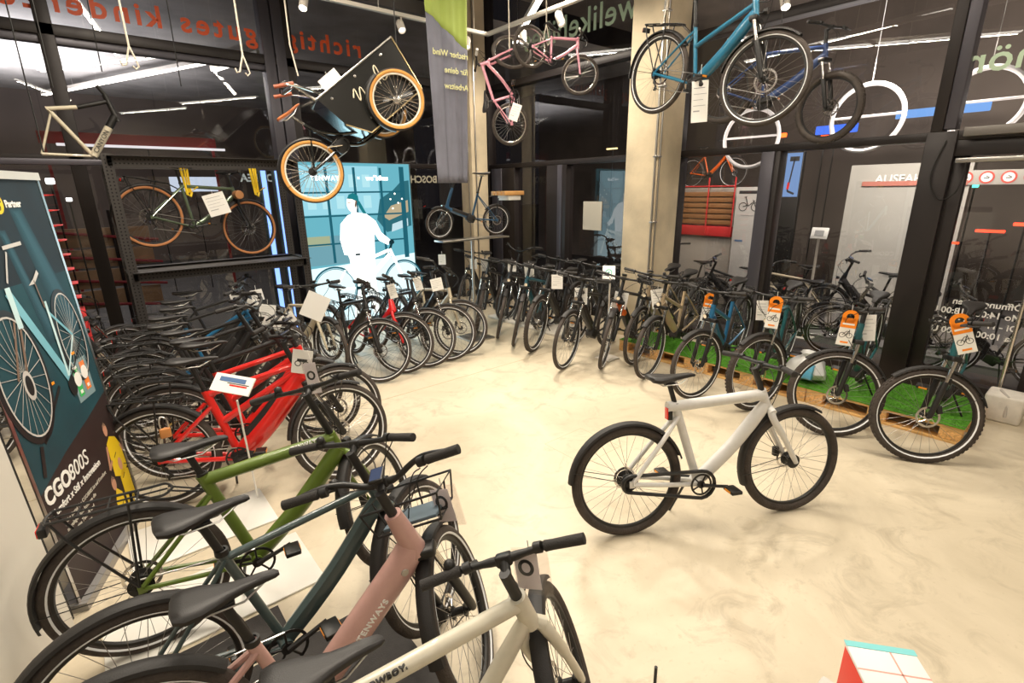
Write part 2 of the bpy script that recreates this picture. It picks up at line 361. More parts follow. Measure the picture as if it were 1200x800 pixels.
# ------------------------------------------------------------------ bicycles
def wheel(parent, hx, R, o, rear=False, tr=None):
    """tyre at (hx,0,R) with rim, spokes, hub and disc as its children; returns the tyre"""
    seg = o.get('seg', 44); tr = tr or o['tr']; c = (hx, 0, R)
    prof = []
    for i in range(10):
        a = 2 * PI * i / 10; prof.append((R - tr + tr * math.cos(a), tr * .95 * math.sin(a)))
    w = MB()
    w.lathe(prof, c, seg=seg, closed_prof=True)
    if o.get('knobs'):
        n = 64
        for i in range(n):
            a = 2 * PI * i / n
            for y in (-.016, 0, .016):
                b = a + (PI / n if y == 0 else 0)
                Mx = Matrix.Translation(c) @ Matrix.Rotation(-b, 4, 'Y') @ Matrix.Translation((R - .0015 - (.004 if y else 0), y, 0))
                w.box((-.004, -.006, -.010), (.004, .006, .010), Mx)
    ty = w.build('wheel', o.get('tyre', RUBBER), parent)
    if o.get('wall'):
        q = MB()
        for sgn in (-1, 1): q.lathe([(R - 1.75 * tr, sgn * tr * .66), (R - 1.35 * tr, sgn * tr * .97), (R - .9 * tr, sgn * tr * 1.03), (R - .55 * tr, sgn * tr * .9), (R - 1.0 * tr, sgn * tr * .6)], c, seg=seg, closed_prof=True)
        q.build('tyre_wall', o['wall'], ty)
    if o.get('stripe', True):
        q = MB()
        for sgn in (-1, 1): q.lathe([(R - 1.62 * tr, sgn * tr * .76), (R - 1.38 * tr, sgn * tr * .93), (R - 1.34 * tr, sgn * tr * .9), (R - 1.62 * tr, sgn * tr * .7)], c, seg=seg, closed_prof=True)
        q.build('reflective_stripe', STRIPE, ty)
    rr = R - 2 * tr + .004; ro = o.get('rimw', .012)
    MB().lathe([(rr, -ro), (rr + .004, -ro), (rr + .004, ro), (rr, ro), (rr - .012, ro * .8), (rr - .016, 0), (rr - .012, -ro * .8)], c, seg=seg, closed_prof=True).build('rim', o.get('rim', BLACK), ty)
    s = MB(); n = o.get('nsp', 28)
    for i in range(n):
        a = 2 * PI * i / n; y = .028 if i % 2 else -.028; b = a + (.36 if (i // 2) % 2 else -.36) * (1 if i % 2 else -1)
        hr = o.get('hubr', .028) * (1.25 if rear else 1)
        P0 = (hx + hr * math.cos(b * 1.0), y, R + hr * math.sin(b)); P1 = (hx + (rr - .012) * math.cos(a), 0, R + (rr - .012) * math.sin(a))
        s.tube([P0, P1], o.get('spr', .0012), 4, caps=False)
    s.build('spokes', o.get('spoke', SPOKE), ty)
    h = MB(); hr = o.get('hubr', .028) * (1.25 if rear else 1)
    h.lathe([(0, -.055), (.010, -.055), (.010, -.034), (hr, -.031), (hr, -.026), (hr * .62, -.018), (hr * .62, .018), (hr, .026), (hr, .031), (.010, .034), (.010, .055), (0, .055)], c, seg=16)
    if rear and o.get('derailleur', True):
        for k, rad in enumerate((.052, .045, .037, .03)): h.lathe([(rad - .010, -.034 - k * .005), (rad, -.034 - k * .005), (rad, -.0365 - k * .005), (rad - .010, -.0365 - k * .005)], c, seg=22, closed_prof=True)
        h.tube([(hx, -.05, R - .02), (hx + .02, -.055, R - .07), (hx + .055, -.05, R - .115), (hx + .03, -.05, R - .14)], .009, 6)
        for q in ((.02, -.07), (.045, -.125)): h.lathe([(0, -.052), (.018, -.052), (.018, -.044), (0, -.044)], (hx + q[0], 0, R + q[1]), seg=12)
    h.build('hub', o.get('hub', BLACK), ty)
    if o.get('disc', True):
        d = MB(); y = .040; rd = o.get('discr', .080)
        d.lathe([(rd - .015, y), (rd, y), (rd, y + .002), (rd - .015, y + .002)], c, seg=26, closed_prof=True)
        d.lathe([(.012, y), (.028, y), (.028, y + .002), (.012, y + .002)], c, seg=14, closed_prof=True)
        for i in range(7):
            a = 2 * PI * i / 7; d.tube([(hx + .026 * math.cos(a), y + .001, R + .026 * math.sin(a)), (hx + (rd - .01) * math.cos(a + .5), y + .001, R + (rd - .01) * math.sin(a + .5))], .0028, 4)
        d.build('brake_disc', CHROME, ty)
    return ty
def fender(parent, name, hx, R, a0, a1, m, stays=True, w=.031, gap=.012, flare=False):
    f = MB(); R1 = R + gap
    prof = [(R1 - .010, -w), (R1 + .002, -w * .86), (R1 + .008, -w * .45), (R1 + .010, 0), (R1 + .008, w * .45), (R1 + .002, w * .86), (R1 - .010, w), (R1 - .008, w * .88), (R1, w * .7), (R1 + .005, w * .4), (R1 + .007, 0), (R1 + .005, -w * .4), (R1, -w * .7), (R1 - .008, -w * .88)]
    f.lathe(prof, (hx, 0, R), seg=26, a0=a0, a1=a1, closed_prof=True)
    o = f.build(name, m, parent)
    if stays:
        s = MB(); b = math.radians(a0 + 12 if abs(a0 - 90) > abs(a1 - 90) else a1 - 12)
        for y in (-w, w): s.tube([(hx, y * 1.6, R), (hx + R1 * math.cos(b), y, R + R1 * math.sin(b))], .0025, 5)
        s.build('fender_stay', BLACK, o)
    return o
def saddle(parent, x, z, tilt=0., m=None, sc=1.):
    st = [(-.125, .030, .012, .006), (-.118, .062, .026, .004), (-.09, .074, .032, .0), (-.05, .068, .030, -.003), (-.01, .048, .027, -.006), (.03, .031, .024, -.006), (.07, .024, .021, -.004), (.11, .021, .018, -.003), (.14, .018, .014, -.005), (.152, .008, .008, -.009)]
    vs = []; n = 14; Rm = Matrix.Translation((x, 0, z)) @ Matrix.Rotation(-tilt, 4, 'Y') @ Matrix.Scale(sc, 4)
    for (sx, w, h, dz) in st:
        for k in range(n):
            a = 2 * PI * k / n; ca, sa = math.cos(a), math.sin(a)
            yy = w * (abs(ca) ** .8) * (1 if ca >= 0 else -1); zz = (h * .55 * sa if sa > 0 else h * 1.25 * sa * (.35 + .65 * abs(ca)))
            if sa > .6 and abs(ca) < .5: zz -= .003
            vs.append(Rm @ Vector((sx, yy, dz + zz)))
    fs = [(i * n + k, i * n + (k + 1) % n, (i + 1) * n + (k + 1) % n, (i + 1) * n + k) for i in range(len(st) - 1) for k in range(n)]
    fs += [tuple(reversed(range(n))), tuple(range((len(st) - 1) * n, len(st) * n))]
    b = MB(); b.add(vs, fs); o = b.build('saddle', m or SADDLE, parent)
    r = MB()
    for y in (-.022, .022): r.tube([Rm @ Vector(q) for q in ((-.09, y, -.02), (-.05, y, -.045), (.05, y, -.045), (.11, y * .3, -.018))], .0035, 6)
    r.build('saddle_rails', STEEL, o)
    return o
def bicycle(o):
    """one bicycle, rear tyre touching (0,0,0), heading +x. front assembly children are listed in root['_front']"""
    D = dict(R=.35, tr=.024, WB=1.12, bb=(.46, .29), st_len=.50, sz=.97, ha=69, fork='rigid', col=BLACK, col2=None, dt_r=.036, tt_r=.019, tt='straight', st_r=.018, bar='flat', bz=1.04, fenders=True, rack=False,
             batt=True, motor=True, chaincase=False, kick=True, light=True, disc=True, kind='city_bicycle', levers=True, grips=GRIP, barw=.33, sa=73, reach=.05, crank=20, hoses=True, bell=True, display=True)
    D.update(o); o = D
    root = bpy.data.objects.new(o['kind'], None); COL.objects.link(root)
    R, WB = o['R'], o['WB']; RF = o.get('RF', R)
    ha = math.radians(o['ha']); A = Vector((-math.cos(ha), 0, math.sin(ha))); N = Vector((math.sin(ha), 0, math.cos(ha)))
    hf = Vector((WB, 0, RF)); hr = Vector((0, 0, R)); BB = Vector((o['bb'][0], 0, o['bb'][1]))
    fl = o.get('fl', {'rigid': .385, 'susp': .46}[o['fork']]) * (RF / .35 if RF < .3 else 1)
    crown = hf - N * .045 + A * fl; hb = crown + A * .025; ht = crown + A * o.get('htl', .15)
    sa = math.radians(o['sa']); SD = Vector((-math.cos(sa), 0, math.sin(sa))); sc = BB + SD * o['st_len']
    frame_m = o['col']
    # frame
    f = MB(); f.use(frame_m)
    tt, dr_ = o['tt'], o['dt_r']; Y = (0, 1, 0)
    f.tube([hb - A * .005, ht + A * .004], o.get('ht_r', .024), 14)
    f.tube([BB + Vector((.0, 0, .01)), sc + SD * .01], o['st_r'], 12, side=Y)
    f.lathe([(0, -.045), (.026, -.045), (.026, .045), (0, .045)], BB, seg=16)
    if tt == 'none':
        f.tube([BB + Vector((.02, 0, .02)), BB.lerp(hb, .12), BB.lerp(hb, .5), BB.lerp(hb, .88), hb.lerp(ht, .10), hb.lerp(ht, .34)], [dr_ * k for k in (.8, .95, 1., 1., .95, .62)], 16, wy=.72, side=Y)
        f.tube([hb - A * .02, hb.lerp(ht, .5), ht], [dr_ * .72, dr_ * .62, o.get('ht_r', .024)], 14)
    else:
        f.tube(smooth_path([BB + Vector((.01, 0, .01)), BB.lerp(hb, .5) + Vector((.006, 0, -.004)), hb + A * .03], 4), [dr_ * k for k in (.85, .95, 1, 1, 1, 1, 1, .95, .82)], o.get('dseg', 14), wy=.8, side=Y)
        if tt == 'straight': f.tube([ht - A * .025, sc - SD * .02], [o['tt_r'] * 1.05, o['tt_r']], 12, side=Y)
        elif tt == 'over':
            e = sc + Vector((-.055, 0, .0)); f.tube([ht - A * .03, sc + Vector((0, 0, -.0)), e], [o['tt_r'], o['tt_r'] * .92, o['tt_r'] * .9], 14, wy=.9, side=Y)
        elif tt == 'low':
            f.tube(smooth_path([ht - A * .03, ht.lerp(BB + SD * .30, .5) + Vector((0, 0, -.015)), BB + SD * .30], 4), o['tt_r'], 12, side=Y)
        elif tt == 'double':
            f.tube([ht - A * .01, sc - SD * .02], o['tt_r'], 12, side=Y); f.tube([ht - A * .05, BB + SD * .27], o['tt_r'] * 1.2, 12, side=Y)
    sj = sc - SD * o.get('ss_drop', .03)
    for y in (-1, 1):
        f.tube(smooth_path([sj + Vector((0, y * .012, 0)), sj.lerp(hr, .35) + Vector((0, y * .04, 0)), hr + Vector((.012, y * .062, .012))], 4), o.get('ss_r', .009), 8)
        f.tube(smooth_path([BB + Vector((-.02, y * .03, -.004)), BB.lerp(hr, .45) + Vector((0, y * .05, -.004)), hr + Vector((.008, y * .062, 0))], 4), o.get('cs_r', .011), 8)
        f.rbox((hr.x - .012, y * .060 - .004, hr.z - .022), (hr.x + .022, y * .060 + .004, hr.z + .022), .006)
    fr = f.build('frame', frame_m, root)
    if o['motor']:
        mo = MB(); mo.rbox((-.075, -.052, -.055), (.075, .052, .06), .022, Matrix.Translation(BB + Vector((.03, 0, .0))) @ Matrix.Rotation(-.5, 4, 'Y')); mo.build('motor', o.get('motor_m', MATTE), root)
    if o['batt']:
        d = (hb - BB); L = d.length; ang = math.atan2(d.z, d.x)
        b = MB(); b.rbox((L * .22, -.034, .0), (L * .80, .034, dr_ + .014), .010, Matrix.Translation(BB) @ Matrix.Rotation(-ang, 4, 'Y')); bt = b.build('battery', o.get('batt_m', MATTE), root)
        if o.get('batt_stripe'):
            q = MB()
            for y in (-.0355, .0345): q.box((L * .5, y, .012), (L * .74, y + .001, .026), Matrix.Translation(BB) @ Matrix.Rotation(-ang, 4, 'Y'))
            q.build('battery_stripe', o['batt_stripe'], bt)
    if o.get('col2'):
        q = MB(); q.tube([BB.lerp(hb, .60), BB.lerp(hb, .92)], dr_ * 1.03, 14, wy=.82, side=Y); q.tube([BB + SD * .1, BB + SD * .3], o['st_r'] * 1.06, 12); q.build('frame_panel', o['col2'], root)
    # seat
    top = BB + SD * ((o['sz'] - .05 - BB.z) / SD.z)
    p = MB(); p.tube([sc - SD * .03, top], .0150, 12); p.lathe([(.0155, 0), (.024, 0), (.024, .022), (.0155, .022)], sc, axis='z', seg=14, closed_prof=True); p.rbox((top.x - .03, -.02, top.z - .005), (top.x + .03, .02, top.z + .014), .006)
    p.build('seat_post', o.get('post_m', BLACK), root)
    saddle(root, top.x + .0, o['sz'], .03, o.get('saddle_m'), 1.08)
    # drive
    ca = math.radians(o['crank'])
    c = MB(); cr_ = .082 if not o['chaincase'] else .07
    c.lathe([(cr_ - .012, -.052), (cr_, -.052), (cr_, -.056), (cr_ - .012, -.056)], BB, seg=28, closed_prof=True); c.lathe([(0, -.050), (.024, -.050), (.024, -.058), (0, -.058)], BB, seg=14)
    for i in range(5):
        a = 2 * PI * i / 5 + ca; c.tube([BB + Vector((.02 * math.cos(a), -.054, .02 * math.sin(a))), BB + Vector(((cr_ - .006) * math.cos(a), -.054, (cr_ - .006) * math.sin(a)))], .005, 5)
    c.build('chainring', BLACK, root)
    for sgn in (-1, 1):
        u = Vector((math.cos(ca), 0, math.sin(ca))) * (-sgn); y = sgn * .072
        q = MB(); q.tube([BB + Vector((0, y * .88, 0)), BB + u * .08 + Vector((0, y, 0)), BB + u * .165 + Vector((0, y * 1.08, 0))], [.014, .010, .011], 8)
        arm = q.build('crank_arm', BLACK, root)
        pc = BB + u * .165; q = MB(); q.use(BLACK)
        ys = sorted((y * 1.15, y * 1.15 + sgn * .095)); q.rbox((pc.x - .035, ys[0], pc.z - .011), (pc.x + .035, ys[1], pc.z + .011), .006); q.use(ORANGE); q.box((pc.x + .0352, ys[0] + .02, pc.z - .007), (pc.x + .037, ys[1] - .02, pc.z + .007)); q.box((pc.x - .037, ys[0] + .02, pc.z - .007), (pc.x - .0352, ys[1] - .02, pc.z + .007))
        q.build('pedal', BLACK, arm)
    rs = .045
    if o['chaincase']:
        q = MB(); pts = []
        r1, r2 = .088, .052
        for i in range(9): a = -PI / 2 + PI * i / 8 ; pts.append(BB + Vector((math.cos(a) * r1, -.055, math.sin(a) * r1)))
        for i in range(9): a = PI / 2 + PI * i / 8; pts.append(hr + Vector((math.cos(a) * r2, -.055, math.sin(a) * r2)))
        q.tube(pts, .011, 8, closed=True, wy=1.2, side=Y); q.build('chain_case', BLACK, root)
    else:
        q = MB(); q.tube([hr + Vector((0, -.054, rs)), BB + Vector((0, -.054, .078))], .0042, 5); q.tube([hr + Vector((.04, -.054, -.13)), BB + Vector((0, -.054, -.078))], .0042, 5); q.build('chain', STEEL, root)
    if o['kick']:
        q = MB(); b0 = Vector((.12, .06, R - .06)) if o['kick'] == 'rear' else BB + Vector((-.05, .04, -.02)); q.tube([b0, b0 + Vector((-.04, .13, -b0.z + .012)), b0 + Vector((-.03, .15, -b0.z + .006))], .008, 8); q.rbox((b0.x - .05, b0.y - .01, b0.z - .012), (b0.x + .03, b0.y + .012, b0.z + .012), .004); q.build('kickstand', BLACK, root)
    # wheels and mudguards
    wheel(root, 0, R, o, True)
    front = []
    fw = wheel(root, WB, RF, o); front.append(fw)
    if o['fenders']:
        fender(root, 'fender', 0, R, o.get('fr0', 42), o.get('fr1', 188), o.get('fender_m', MATTE))
        front.append(fender(root, 'fender', WB, RF, o.get('ff0', 62), o.get('ff1', 176), o.get('fender_m', MATTE)))
    # fork
    k = MB(); k.use(o.get('fork_m', frame_m))
    if o['fork'] == 'rigid':
        br = o.get('br', .013)
        for y in (-1, 1): k.tube(smooth_path([crown + Vector((0, y * .028, .015)), crown + Vector((.006, y * .046, -.04)), crown.lerp(hf, .5) + Vector((-.004, y * .052, 0)), hf + Vector((0, y * .052, 0))], 4), [br * 1.35] * 4 + [br * 1.3] * 4 + [br] * 4 + [br * .8], 10)
        k.tube([crown + Vector((0, -.045, .0)), crown + Vector((0, 0, .028)), crown + Vector((0, .045, .0))], br * 1.5, 10)
    else:
        k.use(BLACK); k.rbox((-.035, -.078, -.018), (.03, .078, .02), .012, Matrix.Translation(crown) @ Matrix.Rotation(ha - PI / 2, 4, 'Y'))
        for y in (-.062, .062):
            v = Vector((0, y, 0)); q0 = crown + v; q1 = hf + v - N * .0
            k.use(CHROME if o.get('stanch', True) else BLACK); k.tube([q0, q0.lerp(q1, .45)], .014, 10)
            k.use(o.get('fork_m', BLACK)); k.tube([q0.lerp(q1, .38), q0.lerp(q1, .42), q0.lerp(q1, .95), q1], [.019, .021, .019, .015], 10)
        k.tube([crown.lerp(hf, .42) + Vector((-.03, -.062, 0)), crown.lerp(hf, .33) + Vector((-.045, 0, 0)), crown.lerp(hf, .42) + Vector((-.03, .062, 0))], .011, 8)
    fk = k.build('fork', o.get('fork_m', frame_m), root); front.append(fk)
    if o['disc']:
        q = MB(); q.rbox((hf.x - .09, .030, hf.z + .02), (hf.x - .055, .062, hf.z + .08), .006); q.build('brake_caliper', MATTE, fk)
    # stem and handlebar
    bz = o['bz']; tcap = ht + A * max(.03, (bz - .02 - ht.z) / A.z - .0); bc = tcap + N * o['reach']; bc.z = bz
    s = MB(); s.tube([ht, tcap], .0185, 12); s.tube([tcap - A * .02, bc], .017, 10); s.rbox((bc.x - .018, -.026, bc.z - .018), (bc.x + .018, .026, bc.z + .018), .008)
    stem = s.build('stem', o.get('stem_m', BLACK), root); front.append(stem)
    bw = o['barw']; style = o['bar']
    if style == 'flat': half = [(0, 0, 0), (.0, .10, .004), (-.012, .20, .010), (-.035, bw - .02, .012), (-.04, bw, .012)]
    elif style == 'rise': half = [(0, 0, 0), (0, .06, .002), (-.01, .13, .035), (-.035, .20, .055), (-.075, bw - .02, .05), (-.08, bw, .05)]
    else: half = [(0, 0, 0), (.015, .07, .01), (.01, .15, .05), (-.05, .22, .075), (-.13, .27, .07), (-.19, bw - .02, .062)]
    def hb_path(sgn): return smooth_path([bc + Vector((a, b * sgn, c_)) for a, b, c_ in half], 4)
    pL, pR = hb_path(1), hb_path(-1)
    full = list(reversed(pR)) + pL[1:]
    bar = MB().tube(full, [.0145 if abs(q.y) < .05 else .0115 for q in full], 10).build('handlebar', o.get('bar_m', BLACK), root); front.append(bar)
    for sgn, pth in ((1, pL), (-1, pR)):
        e = pth[-1]; dirv = (pth[-1] - pth[-4]).normalized(); g0 = e - dirv * .125
        g = MB(); g.tube([g0, g0 + dirv * .004, g0 + dirv * .03, g0 + dirv * .1, e + dirv * .004, e + dirv * .006], [.013, .0175, .0165, .0175, .0175, .012], 14); g.build('grip', o['grips'], bar)
        if o['levers']:
            q = MB(); q.use(BLACK); b0 = g0 - dirv * .02; fw_ = Vector((1, 0, -.25)).normalized(); q.tube([b0 - dirv * .012, b0 + dirv * .012], .018, 10); q.tube([b0 + fw_ * .02, b0 + fw_ * .045 - dirv * .02], .009, 6)
            q.tube([b0 + fw_ * .045 - dirv * .02, b0 + fw_ * .055 + dirv * .05], [.006, .0055], 6); q.use(o.get('lever_m', BLACK)); q.tube([b0 + fw_ * .055 + dirv * .05, b0 + fw_ * .05 + dirv * .12], [.0062, .0066], 6)
            q.build('brake_lever', BLACK, bar)
    if o['bell']:
        q = MB(); q.lathe([(0, .024), (.010, .022), (.017, .014), (.019, 0), (.017, -.004), (0, -.004)], bc + Vector((-.008, .17, .045 if style != 'flat' else .03)), axis='z', seg=14); q.tube([bc + Vector((-.008, .17, 0)), bc + Vector((-.008, .17, .035))], .006, 6); q.build('bell', BLACK, bar)
    if o['display']:
        q = MB(); q.use(BLACK); T = Matrix.Translation(bc + Vector((-.02, .0, .035))) @ Matrix.Rotation(-.5, 4, 'Y'); q.rbox((-.035, -.028, -.006), (.035, .028, .008), .006, T); q.use(mat('screen_glass', (.05, .07, .14), .1)); q.box((-.028, -.022, .0082), (.028, .022, .009), T); q.build('display', BLACK, bar)
    if o['hoses']:
        q = MB()
        for sgn in (-1, 1):
            q.tube(smooth_path([bc + Vector((.03, sgn * .17, .0)), bc + Vector((.12, sgn * .09, -.05)), bc + Vector((.11, sgn * .02, -.14)), ht + N * .03 + Vector((0, sgn * .008, -.03))], 5), .0027, 5)
            if sgn > 0: q.tube(smooth_path([bc + Vector((.03, -.14, .0)), bc + Vector((.13, -.05, -.06)), crown + Vector((.07, .04, .04)), crown.lerp(hf, .3) + Vector((-.02, .075, 0)), hf + Vector((-.07, .06, .08))], 5), .0027, 5)
        q.build('brake_hose', BLACK, bar)
    if o['light']:
        q = MB(); q.use(BLACK); lc = crown + Vector((.055, 0, .06)); q.tube([lc + Vector((-.05, 0, -.02)), lc], .006, 6); q.lathe([(0, -.02), (.018, -.02), (.024, .0), (.024, .018), (0, .018)], lc, axis='x', seg=14)
        q.use(CHROME); q.lathe([(0, .019), (.021, .019)], lc, axis='x', seg=14); front.append(q.build('headlight', BLACK, root))
    rl = MB(); rl.use(BLACK)
    if o['rack']:
        r = MB(); z = 2 * R + .055; x0, x1 = -.24, .17; w = .055
        r.tube(smooth_path([(x1 + .02, 0, z), (x1 - .01, w, z), (x1 - .08, w, z), (x0 + .04, w, z + .004), (x0, w * .8, z), (x0 - .01, 0, z)], 4), .006, 6); r.tube(smooth_path([(x1 + .02, 0, z), (x1 - .01, -w, z), (x1 - .08, -w, z), (x0 + .04, -w, z + .004), (x0, -w * .8, z), (x0 - .01, 0, z)], 4), .006, 6)
        r.tube([(x0, 0, z), (x1, 0, z)], .004, 6)
        for y in (-1, 1):
            r.tube([(0, y * .07, R + .02), (.03, y * w, z - .0)], .006, 6); r.tube([(0, y * .07, R + .02), (x0 + .05, y * w, z - .09), (x0 + .01, y * w * .8, z)], .006, 6)
            r.tube([(x1, y * w * .4, z), (sc.x, y * .012, sc.z - .07)], .004, 6)
        for x in (x0 + .1, x0 + .2, x0 + .3): r.tube([(x, -w, z), (x, w, z)], .004, 6)
        rk = r.build('rear_rack', BLACK, root)
        rl.rbox((x0 - .035, -.04, z - .06), (x0 - .005, .04, z - .02), .006); rl.use(REDL); rl.rbox((x0 - .039, -.036, z - .057), (x0 - .034, .036, z - .024), .002); rl.build('rear_light', BLACK, root)
    elif o.get('tail') == 'fender':
        a = math.radians(165); c0 = Vector((math.cos(a) * (R + .02), 0, R + math.sin(a) * (R + .02)))
        rl.rbox((c0.x - .05, -.025, c0.z - .012), (c0.x, .025, c0.z + .03), .006); rl.use(REDL); rl.box((c0.x - .055, -.022, c0.z - .014), (c0.x - .05, .022, c0.z + .03)); rl.build('rear_light', BLACK, root)
    elif o.get('tail') == 'seat':
        c0 = sc + Vector((-.045, 0, -.02)); rl.rbox((c0.x - .01, -.02, c0.z - .06), (c0.x + .02, .02, c0.z + .02), .006); rl.use(REDL); rl.rbox((c0.x - .016, -.017, c0.z - .055), (c0.x - .009, .017, c0.z + .015), .002); rl.build('rear_light', BLACK, root)
    if o.get('basket'):
        b = MB(); T = Matrix.Translation(bc + Vector((.18, 0, -.22))) @ Matrix.Scale(.82, 4)
        def bp(*q): return [T @ Vector(v) for v in q]
        for (z, ex) in ((.0, 0), (.13, .03)):
            b.tube(bp((-.12 - ex, -.16 - ex, z), (.12 + ex, -.16 - ex, z), (.12 + ex, .16 + ex, z), (-.12 - ex, .16 + ex, z)), .005, 6, closed=True)
        for (x, y) in ((-.12, -.16), (0, -.16), (.12, -.16), (.12, 0), (.12, .16), (0, .16), (-.12, .16), (-.12, 0)):
            b.tube(bp((x, y, 0), (x * 1.25, y * 1.19, .13)), .004, 6)
        for x in (-.06, .0, .06): b.tube(bp((x, -.16, 0), (x, .16, 0)), .004, 6)
        b.tube([T @ Vector((-.1, 0, 0)), hb + N * .02], .008, 6)
        bk = b.build('basket', BLACK, root); front.append(bk)
        q = MB(); q.rbox((-.10, -.135, .006), (.10, .135, .022), .004, T); q.build('basket_board', mat('basket_board', (.10, .14, .17), .6), bk)
    root['_axis'] = [A.x, A.z]; root['_pivot'] = [hb.x, hb.z]; root['_bar'] = [bc.x, bc.z]
    for q in front: q['_front'] = 1
    root['_fs'] = dict(hb=tuple(hb), BB=tuple(BB), ht=tuple(ht), sc=tuple(sc))
    return root
PROTO = {}
def steer_matrix(root, deg):
    A = Vector((root['_axis'][0], 0, root['_axis'][1])); p = Vector((root['_pivot'][0], 0, root['_pivot'][1]))
    return Matrix.Translation(p) @ Matrix.Rotation(math.radians(deg), 4, A) @ Matrix.Translation(-p)
def place(style, x, y, head, lean, steer, label, group=None, z=0., pitch=0., scale=1., cat='bicycle', kind=None):
    if style not in PROTO: PROTO[style] = root = bicycle(STYLES[style])
    else: root = dup(PROTO[style])
    Mx = steer_matrix(root, steer)
    for ch in root.children:
        if ch.get('_front'): ch.matrix_basis = Mx
    root.rotation_mode = 'XYZ'; root.location = (x, y, z); root.rotation_euler = (math.radians(-lean), math.radians(-pitch), math.radians(head)); root.scale = (scale,) * 3
    if kind: root.name = kind
    tag(root, label, cat, group)
    return root
def paint(name, col, rough=.35, coat=.4, metal=0.): return mat(name, col, rough, metal, coat, noise=.06, scale=30)
ST_BLACK = dict(col=paint('paint_black', (.016, .015, .015)), fork='susp', rack=True, bar='flat', kind='trekking_bicycle', dt_r=.045)
